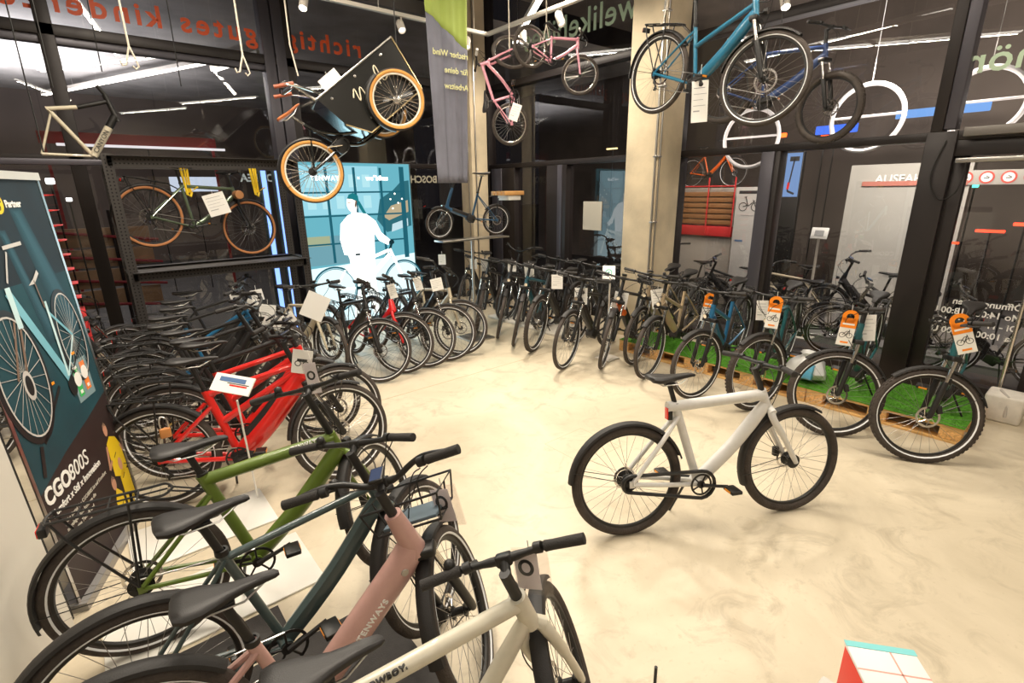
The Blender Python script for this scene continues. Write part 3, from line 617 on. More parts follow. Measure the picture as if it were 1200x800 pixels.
STYLES = {
 'white': dict(kind='city_bicycle', col=paint('paint_white', (.72, .71, .68), .42, .2), WB=1.12, R=.35, tr=.027, stripe=False, tt='over', tt_r=.036, dt_r=.044, st_r=.026, st_len=.52, ss_drop=.06, ss_r=.014, cs_r=.015, br=.017, fork='rigid', bar='flat', barw=.32, sz=.975, bz=1.0,
       batt=False, motor=False, chaincase=True, fenders=True, light=False, derailleur=False, hubr=.045, discr=.07, nsp=32, kick='mid', seg=72, fr0=18, fr1=176, ff0=58, ff1=200, bell=False, display=False, tail='seat', crank=-8, ht_r=.028),
 'green': dict(kind='city_bicycle', col=paint('paint_olive_green', (.115, .18, .018), .4, .3), WB=1.12, R=.36, tr=.027, tt='straight', tt_r=.030, dt_r=.046, st_r=.027, st_len=.52, ss_drop=.09, ss_r=.011, fork='rigid', rack=True, bar='flat', bz=1.10, barw=.31, sz=.955, batt=False, motor=False, seg=72, nsp=28, tail='fender', hubr=.04, display=False, fr1=192),
 'grey': dict(kind='city_bicycle', col=paint('paint_slate_green', (.055, .085, .085), .35, .4), WB=1.12, R=.355, tr=.026, tt='straight', tt_r=.015, dt_r=.043, dseg=8, st_r=.018, st_len=.50, ss_drop=.02, ss_r=.009, fork='rigid', bar='flat', bz=1.02, barw=.31, sz=.96, batt=False, motor=False, seg=72, rack=False, tail='fender', display=False, fr1=190),
 'pink': dict(kind='city_bicycle', col=paint('paint_rose', (.56, .33, .29), .38, .4), WB=1.12, R=.355, tr=.028, tt='none', dt_r=.062, st_r=.021, st_len=.36, ss_drop=.03, ss_r=.012, fork='susp', fl=.42, bar='rise', bz=1.04, barw=.33, sz=.86, batt=False, motor=True, seg=72, rack=False, basket=True, tail='fender', htl=.2, ht_r=.032, fr1=190, light=False),
 'cream': dict(kind='city_bicycle', col=paint('paint_cream', (.64, .60, .48), .4, .3), WB=1.10, R=.345, tr=.026, stripe=False, tt='straight', tt_r=.026, dt_r=.032, st_r=.024, st_len=.52, ss_drop=.05, ss_r=.013, fork='rigid', br=.016, bar='flat', bz=.95, barw=.26, sz=.90, batt=False, motor=False, chaincase=False, seg=72, light=False, lever_m=REDL, display=False, ff0=60, ff1=172, ht_r=.030, bell=True),
 'red': dict(kind='electric_bicycle', col=paint('paint_signal_red', (.72, .015, .010), .3, .7), WB=1.14, R=.355, tr=.028, tt='double', tt_r=.020, dt_r=.070, st_r=.026, st_len=.50, ss_drop=.10, ss_r=.014, cs_r=.017, fork='susp', fl=.45, bar='flat', bz=1.08, barw=.34, sz=1.0, rack=True, batt=True, seg=60, ht_r=.036),
 'black': ST_BLACK,
 'black_step': dict(ST_BLACK, tt='none', dt_r=.055, st_len=.38, bar='swept', bz=1.1),
 'black_knob': dict(ST_BLACK, knobs=True, tr=.030, R=.37, rack=False, tt='straight', barw=.36),
 'teal': dict(ST_BLACK, col=paint('paint_deep_teal', (.015, .10, .11)), R=.365, tr=.030, knobs=True, barw=.36, bb=(.46, .30)),
 'petrol': dict(ST_BLACK, col=paint('paint_petrol_blue', (.012, .115, .155)), tt='straight'),
 'blue': dict(ST_BLACK, col=paint('paint_blue', (.015, .13, .27)), tt='low', batt=True),
 'bluemet': dict(ST_BLACK, kind='trekking_bicycle', col=paint('paint_ocean_blue', (.02, .16, .27), .3, .5), tt='low', dt_r=.052, st_len=.46, batt=False, seg=60, display=False, sz=1.0, discr=.09),
 'mtb': dict(kind='mountain_bicycle', col=paint('paint_night_blue', (.02, .05, .16), .3, .5), fork='susp', knobs=True, tr=.032, R=.34, rack=False, fenders=False, batt=False, stripe=False, tt='straight', light=False, bell=False, kick=None, display=False, barw=.34, dt_r=.04),
 'sand': dict(ST_BLACK, col=paint('paint_sand', (.42, .32, .20)), tt='low', dt_r=.05, batt=True, batt_stripe=mat('lime_sticker', (.6, .85, .05), .4)),
 'orangeb': dict(ST_BLACK, col=paint('paint_orange', (.70, .12, .01)), rack=False, batt=False, fork='rigid', seg=30),
 'beige': dict(ST_BLACK, col=paint('paint_beige', (.55, .47, .33)), tt='straight', fork='rigid', rack=False, batt=False, motor=False),
 'orange': dict(ST_BLACK, col=paint('paint_black', (.030, .028, .028)), col2=mat('orange_decal', (.85, .16, .02), .4), R=.355),
 'redsmall': dict(ST_BLACK, col=paint('paint_bright_red', (.65, .01, .01)), tt='none', dt_r=.06, fork='rigid', st_len=.4),
 'olive': dict(kind='trekking_bicycle', col=paint('paint_moss_green', (.12, .16, .10), .3, .5, .4), wall=TAN, stripe=False, rack=True, fork='rigid', fork_m=BLACK, R=.35, tr=.022, batt=False, motor=False, tt='straight', tt_r=.020, dt_r=.028, discr=.095, seg=60, bell=False, kick=None, light=False, bz=1.0, sz=.98, display=False),
 'kid': dict(kind='childs_bicycle', col=paint('paint_candy_pink', (.82, .38, .48), .3, .5), R=.30, tr=.024, WB=.98, bb=(.40, .27), tt='straight', tt_r=.02, dt_r=.022, st_len=.34, sz=.72, bz=.84, barw=.27, fork='rigid', rack=False, batt=False, motor=False, disc=False, light=False, stripe=False, fenders=False, rim=CHROME, display=False, bell=False, grips=mat('white_grip', (.8, .78, .75), .5), ha=71, kick=None),
 'compact': dict(kind='compact_bicycle', col=paint('paint_marine_blue', (.015, .08, .17), .3, .5), R=.25, tr=.025, WB=1.02, bb=(.44, .30), tt='none', dt_r=.035, st_len=.42, sz=1.02, bz=1.08, fork='susp', fl=.33, htl=.36, rack=False, batt=True, barw=.3, kick=None),
}
def tyred(**k): return k
# ------------------------------------------------------------------ bicycles on the floor
def contact(style, fx, fy, head, lean, steer, label, group, z=0., pitch=0., **k):
    """place by the point where the front tyre stands"""
    wb = STYLES[style].get('WB', 1.12); h = math.radians(head)
    return place(style, fx - wb * math.cos(h), fy - wb * math.sin(h), head, lean, steer, label, group, z, pitch, **k)
place('white', 2.21, 1.575, -28.5, 7, 0, 'white city bicycle standing alone in the middle of the concrete floor')
G1 = 'bicycles in the left foreground row'
place('cream', -.05, 1.05, -9, 4, 58, 'cream bicycle nearest the camera with a straight black handlebar and red brake levers', G1)
place('pink', -.19, 1.555, -8, 3, 58, 'rose pink step-through bicycle with a wire basket on the front', G1)
place('grey', -.15, 1.85, -2, 3, 36, 'slate green-grey bicycle between the green one and the rose pink one', G1)
place('green', -.10, 2.51, -8, 2, 52, 'olive green bicycle with a black rear rack and red tail lamp', G1)
place('red', .11, 3.78, -22, 5, 22, 'bright red electric bicycle nearest the camera beside the banner', G1)
place('red', .24, 4.14, -20, 5, 18, 'bright red electric bicycle half hidden behind the other red one', G1)
def frame_text(root, body, a, b, off, h, m, name='frame_lettering'):
    fr_ = [c for c in root.children if c.name.startswith('frame')][0]; fs = root['_fs']; A_, B_ = Vector(fs[a[0]]).lerp(Vector(fs[a[1]]), a[2]), Vector(fs[b[0]]).lerp(Vector(fs[b[1]]), b[2])
    U = (B_ - A_).normalized(); pl = Plane(A_ + Vector((0, -off, 0)), U, Vector((0, -1, 0)).cross(U)); text(body, pl, 0, -h * .35, h, m, name, fr_, z=0, ext=.004, bold=.0008, spacing=1.15)
    return pl, fr_
for r_o in list(COL.objects):
    if r_o.name.startswith('city_bicycle') and r_o.get('label', '').startswith('rose'):
        pl_, f_ = frame_text(r_o, 'TENWAYS', ('BB', 'hb', .46), ('BB', 'hb', .9), .0425, .032, WHITE)
        q = MB(); c_ = Vector(r_o['_fs']['BB']).lerp(Vector(r_o['_fs']['hb']), .88); q.lathe([(0, -.047), (.013, -.047), (.016, -.040), (.016, -.03)], c_, seg=16); q.build('battery_lock', STEEL, f_)
    if r_o.name.startswith('city_bicycle') and r_o.get('label', '').startswith('olive'): frame_text(r_o, 'TENWAYS', ('sc', 'ht', .66), ('sc', 'ht', .95), .0275, .026, WHITE)
    if r_o.name.startswith('city_bicycle') and r_o.get('label', '').startswith('cream'): frame_text(r_o, 'COWBOY.', ('sc', 'ht', .12), ('sc', 'ht', .6), .0235, .024, INK)
G2 = 'black bicycles packed in the left row'
ls = [(.20, 4.42, -14, 'black bicycle directly behind the red electric bicycle'), (.18, 4.74, -12, 'second black bicycle behind the red electric bicycle'), (.12, 5.06, -8, 'third black bicycle behind the red one, in the packed left row'),
      (.16, 5.42, -12, 'fourth black bicycle behind the red one, in the packed left row'), (.28, 5.80, -10, 'fifth black bicycle behind the red one, below the steel shelf'), (.34, 6.18, -8, 'sixth black bicycle behind the red one, below the steel shelf'),
      (.50, 6.72, -10, 'seventh black bicycle behind the red one, farthest of the packed left row')]
for i, (x, y, a, lab) in enumerate(ls):
    place(('black', 'black_step', 'black')[i % 3] if i != 4 else 'blue', x, y, a + random.uniform(-3, 3), 5, random.choice((-20, -8, 10)), lab if i != 4 else 'bicycle with a blue frame half hidden in the packed left row', G2)
for i, (x, y, lab) in enumerate([(-1.0, 5.3, 'black bicycle behind the tall banner, nearer one'), (-1.1, 5.9, 'black bicycle behind the tall banner, middle one'), (-1.0, 6.5, 'black bicycle behind the tall banner, farther one')]):
    place('black', x, y, 5, 5, 10, lab, G2)
contact('beige', 1.88, 5.45, -76, 4, -6, 'black bicycle with a cream fork beside the lit screen', G2)
G3 = 'bicycles lined up before the lit screen'
l_ = [('black', 2.22, 5.02, 52, 'black bicycle with a bare front wheel turned out, leftmost before the lit screen'), ('redsmall', 2.56, 5.10, 50, 'bright red step-through bicycle before the lit screen'), ('black', 2.87, 5.10, 50, 'black bicycle just right of the red step-through one before the screen'),
      ('black_step', 3.19, 5.13, 48, 'black step-through bicycle, fourth wheel in the line before the screen'), ('beige', 3.44, 5.22, 44, 'cream framed bicycle at the right end of the line before the screen')]
for s, x, y, st, lab in l_: contact(s, x, y, -84, 5, st, lab, G3)
G4 = 'bicycles in the row along the glass wall'
P0 = -8.6
r_ = [('teal', 4.64, .66, 184, -62, .17, 'dark teal bicycle with a knobby front tyre, rightmost, beside the white concrete block'), ('teal', 4.61, 1.26, 187, -64, .17, 'dark teal bicycle second from the glass door, orange tag on its bar'),
      ('teal', 4.63, 1.95, 190, -28, .17, 'dark teal bicycle behind the white one, with its front wheel by the third pallet edge'), ('blue', 4.45, 2.46, 188, -20, .17, 'bright blue framed bicycle on the grass pallets'),
      ('sand', 4.58, 3.11, 188, 0, .17, 'sand coloured electric bicycle with lime stickers, nearer of the two'), ('sand', 4.86, 3.50, 189, 4, .17, 'sand coloured electric bicycle in front of the concrete column'),
      ('orange', 4.43, 3.63, 192, 19, 0, 'black bicycle with orange frame decals left of the concrete column'), ('black', 4.08, 3.93, 194, 5, 0, 'grey-black bicycle with silver fork, front wheel nearest the camera left of the column'),
      ('black_knob', 4.27, 4.67, 196, 10, 0, 'black bicycle with a suspension fork, beside the light floor platform'), ('petrol', 4.26, 5.04, 200, 26, 0, 'petrol blue framed bicycle among the black ones by the corner'),
      ('black', 4.31, 5.45, 203, 25, 0, 'black bicycle pointing at the camera, right of the corner column'), ('black_knob', 4.25, 5.88, 206, 24, 0, 'black bicycle at the left end of the glass wall row'),
      ('black', 5.05, 5.35, -172, 10, 0, 'black bicycle in the second rank, right of the folding bicycle stand'), ('black_step', 5.00, 6.15, -165, 6, 0, 'black step-through bicycle in the second rank by the corner'),
      ('black', 4.95, 4.55, -172, 8, 0, 'black bicycle in the second rank beside the concrete column'), ('black', 4.7, 6.9, -150, 8, 0, 'black bicycle farthest back in the corner of the room')]
for s, x, y, h, st, z, lab in r_: contact(s, x, y, h, 3, st, lab, G4, z, P0 if z else 0)

# ------------------------------------------------------------------ pallets, platforms
WOOD = mat('pallet_pine', (.86, .52, .19), .75, noise=.3, scale=6, bump=.3, bscale=40)
WOODD = mat('pallet_chipboard', (.88, .50, .18), .8, noise=.45, scale=60, bump=.3, bscale=90)
GRASS = mat('artificial_turf', (.13, .43, .025), .9, noise=.4, scale=25, bump=1., bscale=260)
pallets = []
for i, (y0, y1, lab) in enumerate(((.50, 1.67, 'wooden pallet under a turf mat, nearest the glass door'), (1.68, 2.85, 'wooden pallet under a turf mat, middle of the three'), (2.86, 3.955, 'wooden pallet under a turf mat, against the concrete column'))):
    x0, x1 = 5.12, 5.68 + .24
    if i == 2: x1 = 5.70
    p = thing('pallet', lab, 'pallet', 'pallets along the glass wall')
    b = MB(); W_ = x1 - x0
    for k in range(3):
        a = x0 + k * (W_ - .10) / 2; b.rbox((a, y0, 0), (a + .10, y1, .022), .003)
    b.build('bottom_board', WOOD, p)
    for k in range(3):
        a = x0 + k * (W_ - .10) / 2
        for q in range(3): c = y0 + q * (y1 - y0 - .145) / 2; b = MB(); b.rbox((a, c, .022), (a + .10, c + .145, .100), .003); b.build('block', WOODD, p)
    b = MB()
    for q in range(3): c = y0 + q * (y1 - y0 - .145) / 2; b.rbox((x0, c, .100), (x1, c + .145, .122), .003)
    for k in range(5): a = x0 + k * (W_ - .12) / 4; b.rbox((a, y0, .122), (a + .12, y1, .144), .003)
    b.build('deck_board', WOOD, p)
def turf(x0, x1, y0, y1, z):
    g = MB(); g.rbox((x0, y0, z), (x1, y1, z + .008), .003); vs = []; fs = []
    for i in range(9000):
        x, y = random.uniform(x0, x1), random.uniform(y0, y1); a = random.uniform(0, PI); w = .003; hh = random.uniform(.012, .022); dx, dy = math.cos(a) * w, math.sin(a) * w; lx, ly = random.uniform(-.008, .008), random.uniform(-.008, .008)
        o = len(vs); vs += [(x - dx, y - dy, z + .006), (x + dx, y + dy, z + .006), (x + lx, y + ly, z + hh)]; fs.append((o, o + 1, o + 2))
    g.add(vs, fs); return g
for (y0, y1, x1, lab) in ((.49, 1.675, 5.94, 'green artificial turf mat on the pallet nearest the door'), (1.68, 2.855, 5.94, 'green artificial turf mat on the middle pallet'), (2.86, 3.95, 5.71, 'green artificial turf mat on the pallet by the column')):
    tag(turf(5.11, x1, y0, y1, .146).build('turf_mat', GRASS, smooth=False), lab, 'turf mat', 'artificial turf mats')
PLAT = mat('platform_light_grey', (.74, .69, .60), .6, noise=.1, scale=5)
t = MB(); t.rbox((4.93, 4.88, 0), (5.55, 6.55, .035), .006); tag(t.build('floor_platform', PLAT), 'low light grey display platform under the bicycles left of the column', 'platform')
wh = mat('white_plate', (.78, .76, .70), .35, noise=.05, scale=4)
for a, b, lab in (((-.15, 3.14, 0), (.62, 3.60, .012), 'white floor plate carrying the info sign by the red bicycle'), ((-.30, 2.42, 0), (.66, 2.93, .012), 'white floor plate under the olive green bicycle'), ):
    tag(MB().rbox(a, b, .004).build('floor_plate', wh), lab, 'floor plate', 'white floor plates')
mk = mat('black_floor_mat', (.040, .036, .034), .75, noise=.2, scale=30, bump=.2, bscale=150)
tag(MB().rbox((-.1, 2.12, 0), (.40, 2.39, .010), .003).build('floor_mat', mk), 'small black floor mat with worn white print between green and grey bicycles', 'floor mat', 'black floor mats')
tag(MB().rbox((-.2, 1.20, 0), (.82, 2.09, .012), .003).build('floor_mat', mk), 'large black floor mat under the grey and rose pink bicycles', 'floor mat', 'black floor mats')
# concrete foot with groove
b = MB(); pr_ = [(5.90, 0), (6.22, 0), (6.22, .22), (6.19, .25), (5.93, .25), (5.90, .22)]
yc0, yc1 = .22, .50
b = MB(); b.rbox((5.92, .24, 0), (6.20, .50, .24), .025)
cb = b.build('concrete_block', mat('white_concrete', (.70, .65, .57), .8, noise=.15, scale=12, bump=.15, bscale=120))
k = MB(); k.tube([(5.915, .34, .06), (5.94, .35, .236), (6.10, .42, .246)], .012, 8); k.build('cast_groove', mat('groove_grey', (.45, .41, .36), .8), cb)
tag(cb, 'white cast concrete foot on the floor before the glass door', 'concrete block')
# plastic bag
bag = MB(); n = 18; vs = []
for i, (z, r) in enumerate(((0, .10), (.03, .15), (.09, .17), (.16, .14), (.21, .085), (.235, .05), (.27, .075))):
    for k in range(n):
        a = 2 * PI * k / n; rr = r * (1 + .14 * math.sin(3 * a + i) + .08 * math.sin(7 * a + 2 * i)); vs.append((5.36 + rr * math.cos(a), 1.78 + rr * 1.1 * math.sin(a), .172 + z))
fs = [(i * n + k, i * n + (k + 1) % n, (i + 1) * n + (k + 1) % n, (i + 1) * n + k) for i in range(6) for k in range(n)] + [tuple(reversed(range(n)))]
bag.use(mat('bag_film', (.72, .72, .70), .25)); bag.add(vs, fs); bb = bag.build('plastic_bag', None)
q = MB(); q.use(mat('bag_print_blue', (.12, .42, .62), .4)); q.rbox((-.03, -.05, 0), (.03, .05, .15), .01, Matrix.Translation((5.20, 1.72, .21)) @ Matrix.Rotation(.25, 4, 'Y')); q.build('bag_print', None, bb)
tag(bb, 'crumpled white and blue plastic bag lying on the turf between two wheels', 'bag')

# ------------------------------------------------------------------ shelf with bicycle
SHM = mat('perforated_black_steel', (.055, .050, .047), .5, .4)
HOLE = mat('profile_hole', (.004, .004, .004), .9)
def angle_bar(mb, p, q, w=.06, up=(0, 0, 1)):
    P, Q = Vector(p), Vector(q); d = (Q - P); L = d.length; d.normalize(); u = Vector(up); s = d.cross(u).normalized(); u = s.cross(d).normalized()
    T = Matrix(((d.x, s.x, u.x, P.x), (d.y, s.y, u.y, P.y), (d.z, s.z, u.z, P.z), (0, 0, 0, 1)))
    mb.use(SHM); mb.box((0, -.002, -w / 2), (L, .002, w / 2), T); mb.box((0, -.002, w / 2 - .004), (L, w, w / 2), T); mb.box((0, -.006, w / 2 - .005), (L, .004, w / 2 + .002), T); mb.box((0, -.006, -w / 2 - .002), (L, .004, -w / 2 + .005), T)
    mb.use(HOLE)
    n = int(L / .035)
    for i in range(n):
        x = .02 + i * .035
        for zz in (-w * .22, w * .18): mb.box((x, -.0032, zz - .006), (x + .014, .0032, zz + .006), T)
sx0, sx1, sy0, sy1 = .33, 2.12, 6.62, 7.20
sh = thing('steel_shelf', 'tall black perforated steel shelf with the moss green bicycle hanging in it', 'shelf')
for (x, y) in ((sx0, sy0), (sx1, sy0), (sx0, sy1), (sx1, sy1)):
    b = MB(); angle_bar(b, (x, y, 0), (x, y, 2.43), .085, (1, 0, 0)); b.build('post', None, sh)
for z in (1.20, 2.36):
    b = MB(); angle_bar(b, (sx0, sy0, z), (sx1, sy0, z), .10); angle_bar(b, (sx0, sy1, z), (sx1, sy1, z), .10); angle_bar(b, (sx0, sy0, z), (sx0, sy1, z), .07); angle_bar(b, (sx1, sy0, z), (sx1, sy1, z), .07); b.build('beam', None, sh)
b = MB(); b.rbox((sx0 - .04, sy0, 1.205), (sx1 + .03, sy1, 1.225), .004); b.build('shelf_board', mat('shelf_board_grey', (.10, .09, .08), .6), sh)
b = MB(); b.tube([(sx0 - .02, sy0 - .01, 1.14), (sx0 - .02, sy1, 1.32)], .008, 6); b.tube([(sx0 - .02, sy0, .25), (sx0 - .02, sy1, 1.1)], .008, 6); b.build('brace', SHM, sh)

def hang(style, Pr, Pf, label, steer=0, scale=1., roll=0., up=(0, 0, 1), group='bicycles hung up as display'):
    r = place(style, 0, 0, 0, 0, steer, label, group); Pr, Pf = Vector(Pr), Vector(Pf)
    X = (Pf - Pr).normalized(); Yv = Vector(up).cross(X).normalized(); Z = X.cross(Yv)
    Rm = Matrix(((X.x, Yv.x, Z.x), (X.y, Yv.y, Z.y), (X.z, Yv.z, Z.z))) @ Matrix.Rotation(math.radians(roll), 3, 'X')
    R = STYLES[style].get('R', .35) * scale
    r.rotation_euler = Rm.to_euler(); r.location = Pr - Rm @ Vector((0, 0, R)); r.scale = (scale,) * 3
    return r, Rm
olive, Ro = hang('olive', (.594, 6.77, 1.807), (1.60, 6.96, 1.627), 'moss green trekking bicycle with tan tyres hanging inside the steel shelf', 0, .93)
YEL = mat('yellow_webbing', (.85, .58, .02), .6)
for (x, y, zb, lab) in ((.98, 6.84, 2.03, 'yellow lashing strap holding the saddle of the shelf bicycle'), (1.70, 6.90, 2.02, 'yellow lashing strap holding the handlebar of the shelf bicycle')):
    b = MB(); b.tube([(x - .02, y, 2.40), (x + .01, y - .01, zb), (x + .04, y + .01, zb - .02), (x + .06, y + .02, zb + .03)], .014, 6); b.tube([(x + .02, y, 2.40), (x + .03, y + .02, zb + .02), (x + .12, y - .02, zb + .08)], .011, 6); b.tube([(x + .05, y + .02, 2.40), (x + .05, y + .02, zb)], .012, 6)
    tag(b.build('lashing_strap', YEL), lab, 'strap', 'yellow straps on the shelf')
# handlebar bag of the shelf bicycle
q = MB(); q.lathe([(0, -.09), (.045, -.088), (.05, -.06), (.05, .06), (.045, .088), (0, .09)], (1.50, 6.84, 2.02), axis='y', seg=16); tag(q.build('handlebar_roll', mat('brown_leather', (.38, .17, .06), .5)), 'small brown leather roll strapped to the shelf bicycle handlebar', 'bag')
# bare racing frame standing on the shelf edge
CF = mat('paint_ivory', (.62, .56, .42), .4, coat=.3)
rf = thing('racing_frame', 'bare ivory and black racing bicycle frame standing on the glass wall transom', 'bicycle frame')
def RFP(x, z): return Vector((-.15 + x * .86, 6.98 + .0, 2.385 + z * .86))
b = MB(); BBp, HB, HT, SC, RH = RFP(.46, .04), RFP(.75, .50), RFP(.71, .66), RFP(.17, .50), RFP(.0, .05)
b.tube([BBp, BBp.lerp(HB, .72)], .036, 12); b.tube([BBp, SC], .020, 10); b.tube([SC, SC + Vector((-.03, 0, .03)), SC.lerp(HT, .45)], .020, 10)
for y in (-.05, .05): b.tube([SC, RH + Vector((0, y, 0))], .010, 8); b.tube([BBp, RH + Vector((0, y, 0))], .013, 8)
b.build('ivory_tubes', CF, rf)
b = MB(); b.tube([BBp.lerp(HB, .72), HB], .036, 12); b.tube([SC.lerp(HT, .45), HT], .021, 10); b.tube([HB - Vector((-.02, 0, .05)), HT + Vector((-.01, 0, .06))], .026, 12); b.tube([HT + Vector((0, 0, .05)), HT + Vector((-.06, 0, .14))], .018, 8); b.build('black_tubes', BLACK, rf)
dv = (HB - BBp).normalized()
pl = Plane(BBp.lerp(HB, .22) + Vector((0, -.038, 0)), dv, Vector((-dv.z, 0, dv.x)))
text('CANYON', pl, -.06, -.018, .058, INK, 'frame_lettering', rf, z=.0, ext=.004)

# plinth: the frame rests on a narrow ledge along the transom line
b = MB(); b.rbox((-2.6, 6.93, 2.33), (.36, 7.03, 2.385), .004); tag(b.build('support_rail', GREYFRAME), 'grey horizontal steel rail carrying the bare racing frame', 'rail')
b = MB()
for x in (-2.5,): b.rbox((x, 6.94, 0), (x + .07, 7.02, 2.33), .004)
tag(b.build('support_post', GREYFRAME), 'grey steel post holding up the far end of the rail', 'post')

# ------------------------------------------------------------------ hung bicycles
ROPE = mat('hanging_rope', (.62, .56, .46), .7)
CABLE = mat('black_cable', (.02, .02, .02), .6)
def rope(pts, label, m=ROPE, r=.006, hook=True, group='ropes from the ceiling'):
    b = MB(); b.tube(pts, r, 6); e = Vector(pts[-1])
    if hook: b.tube([e, e + Vector((.03, 0, -.10)), e + Vector((.045, 0, -.16)), e + Vector((.02, 0, -.185)), e + Vector((-.0, 0, -.16))], r * .9, 6); b.tube([e, e + Vector((-.03, 0, -.10)), e + Vector((-.045, 0, -.155)), e + Vector((-.075, 0, -.165)), e + Vector((-.085, 0, -.13))], r * .9, 6)
    return tag(b.build('hanging_rope' if m is ROPE else 'hanging_cable', m), label, 'rope' if m is ROPE else 'cable', group)
blue, _ = hang('bluemet', (4.265, 3.017, 3.017), (4.146, 2.016, 2.808), 'ocean blue trekking bicycle hanging in front of the concrete column', 14, .94)
mtb, _ = hang('mtb', (5.60, 3.12, 3.02), (5.80, 2.09, 2.75), 'dark blue mountain bicycle hanging behind the ocean blue one', -20, .95)
kid1, _ = hang('kid', (3.80, 4.22, 3.40), (4.33, 4.12, 3.22), 'pink childs bicycle hanging level from the ceiling', -35, .66)
kid2, _ = hang('kid', (3.813, 4.565, 2.716), (3.80, 4.50, 3.42), 'pink childs bicycle hanging nose up below the other pink one', 40, .72, up=(-1, .3, 0))
rope([(4.20, 2.88, 5.6), (4.24, 2.95, 3.55)], 'rope holding the rack of the ocean blue hanging bicycle', r=.005, hook=True)
rope([(4.17, 2.35, 5.6), (4.18, 2.3, 3.5)], 'rope holding the handlebar of the ocean blue hanging bicycle', r=.005, hook=False)
rope([(5.70, 2.7, 5.6), (5.68, 2.6, 3.2)], 'thin cable holding up the dark blue mountain bicycle', CABLE, .004, False)
rope([(3.98, 4.18, 5.6), (3.98, 4.18, 3.62)], 'rope with a forked hook holding the level pink childs bicycle', r=.006)
rope([(3.76, 4.52, 5.6), (3.76, 4.50, 3.40)], 'rope holding the nose-up pink childs bicycle', r=.006, hook=False)
rope([(.62, 6.03, 5.6), (.64, 6.03, 3.30)], 'empty rope with a double hook above the bare racing frame', r=.009)
rope([(1.54, 5.95, 5.6), (1.55, 5.95, 3.34)], 'empty rope with a double hook above the steel shelf', r=.009)
for i, (x, y, z) in enumerate(((.05, 6.0, 2.9), (-.12, 6.2, 2.4), (1.18, 7.2, 3.2), (3.05, 5.6, 3.3), (.5, 7.4, 3.3))):
    rope([(x + .03, y, 5.6), (x, y, z)], ['thin black cable hanging above the tall banner', 'thin black cable hanging close to the left picture edge', 'thin black cable hanging in front of the lit strip, above the shelf', 'black cable hanging to the box of the cargo trike', 'thin black cable hanging above the racing frame'][i], CABLE, .006, False, 'black cables from the ceiling')

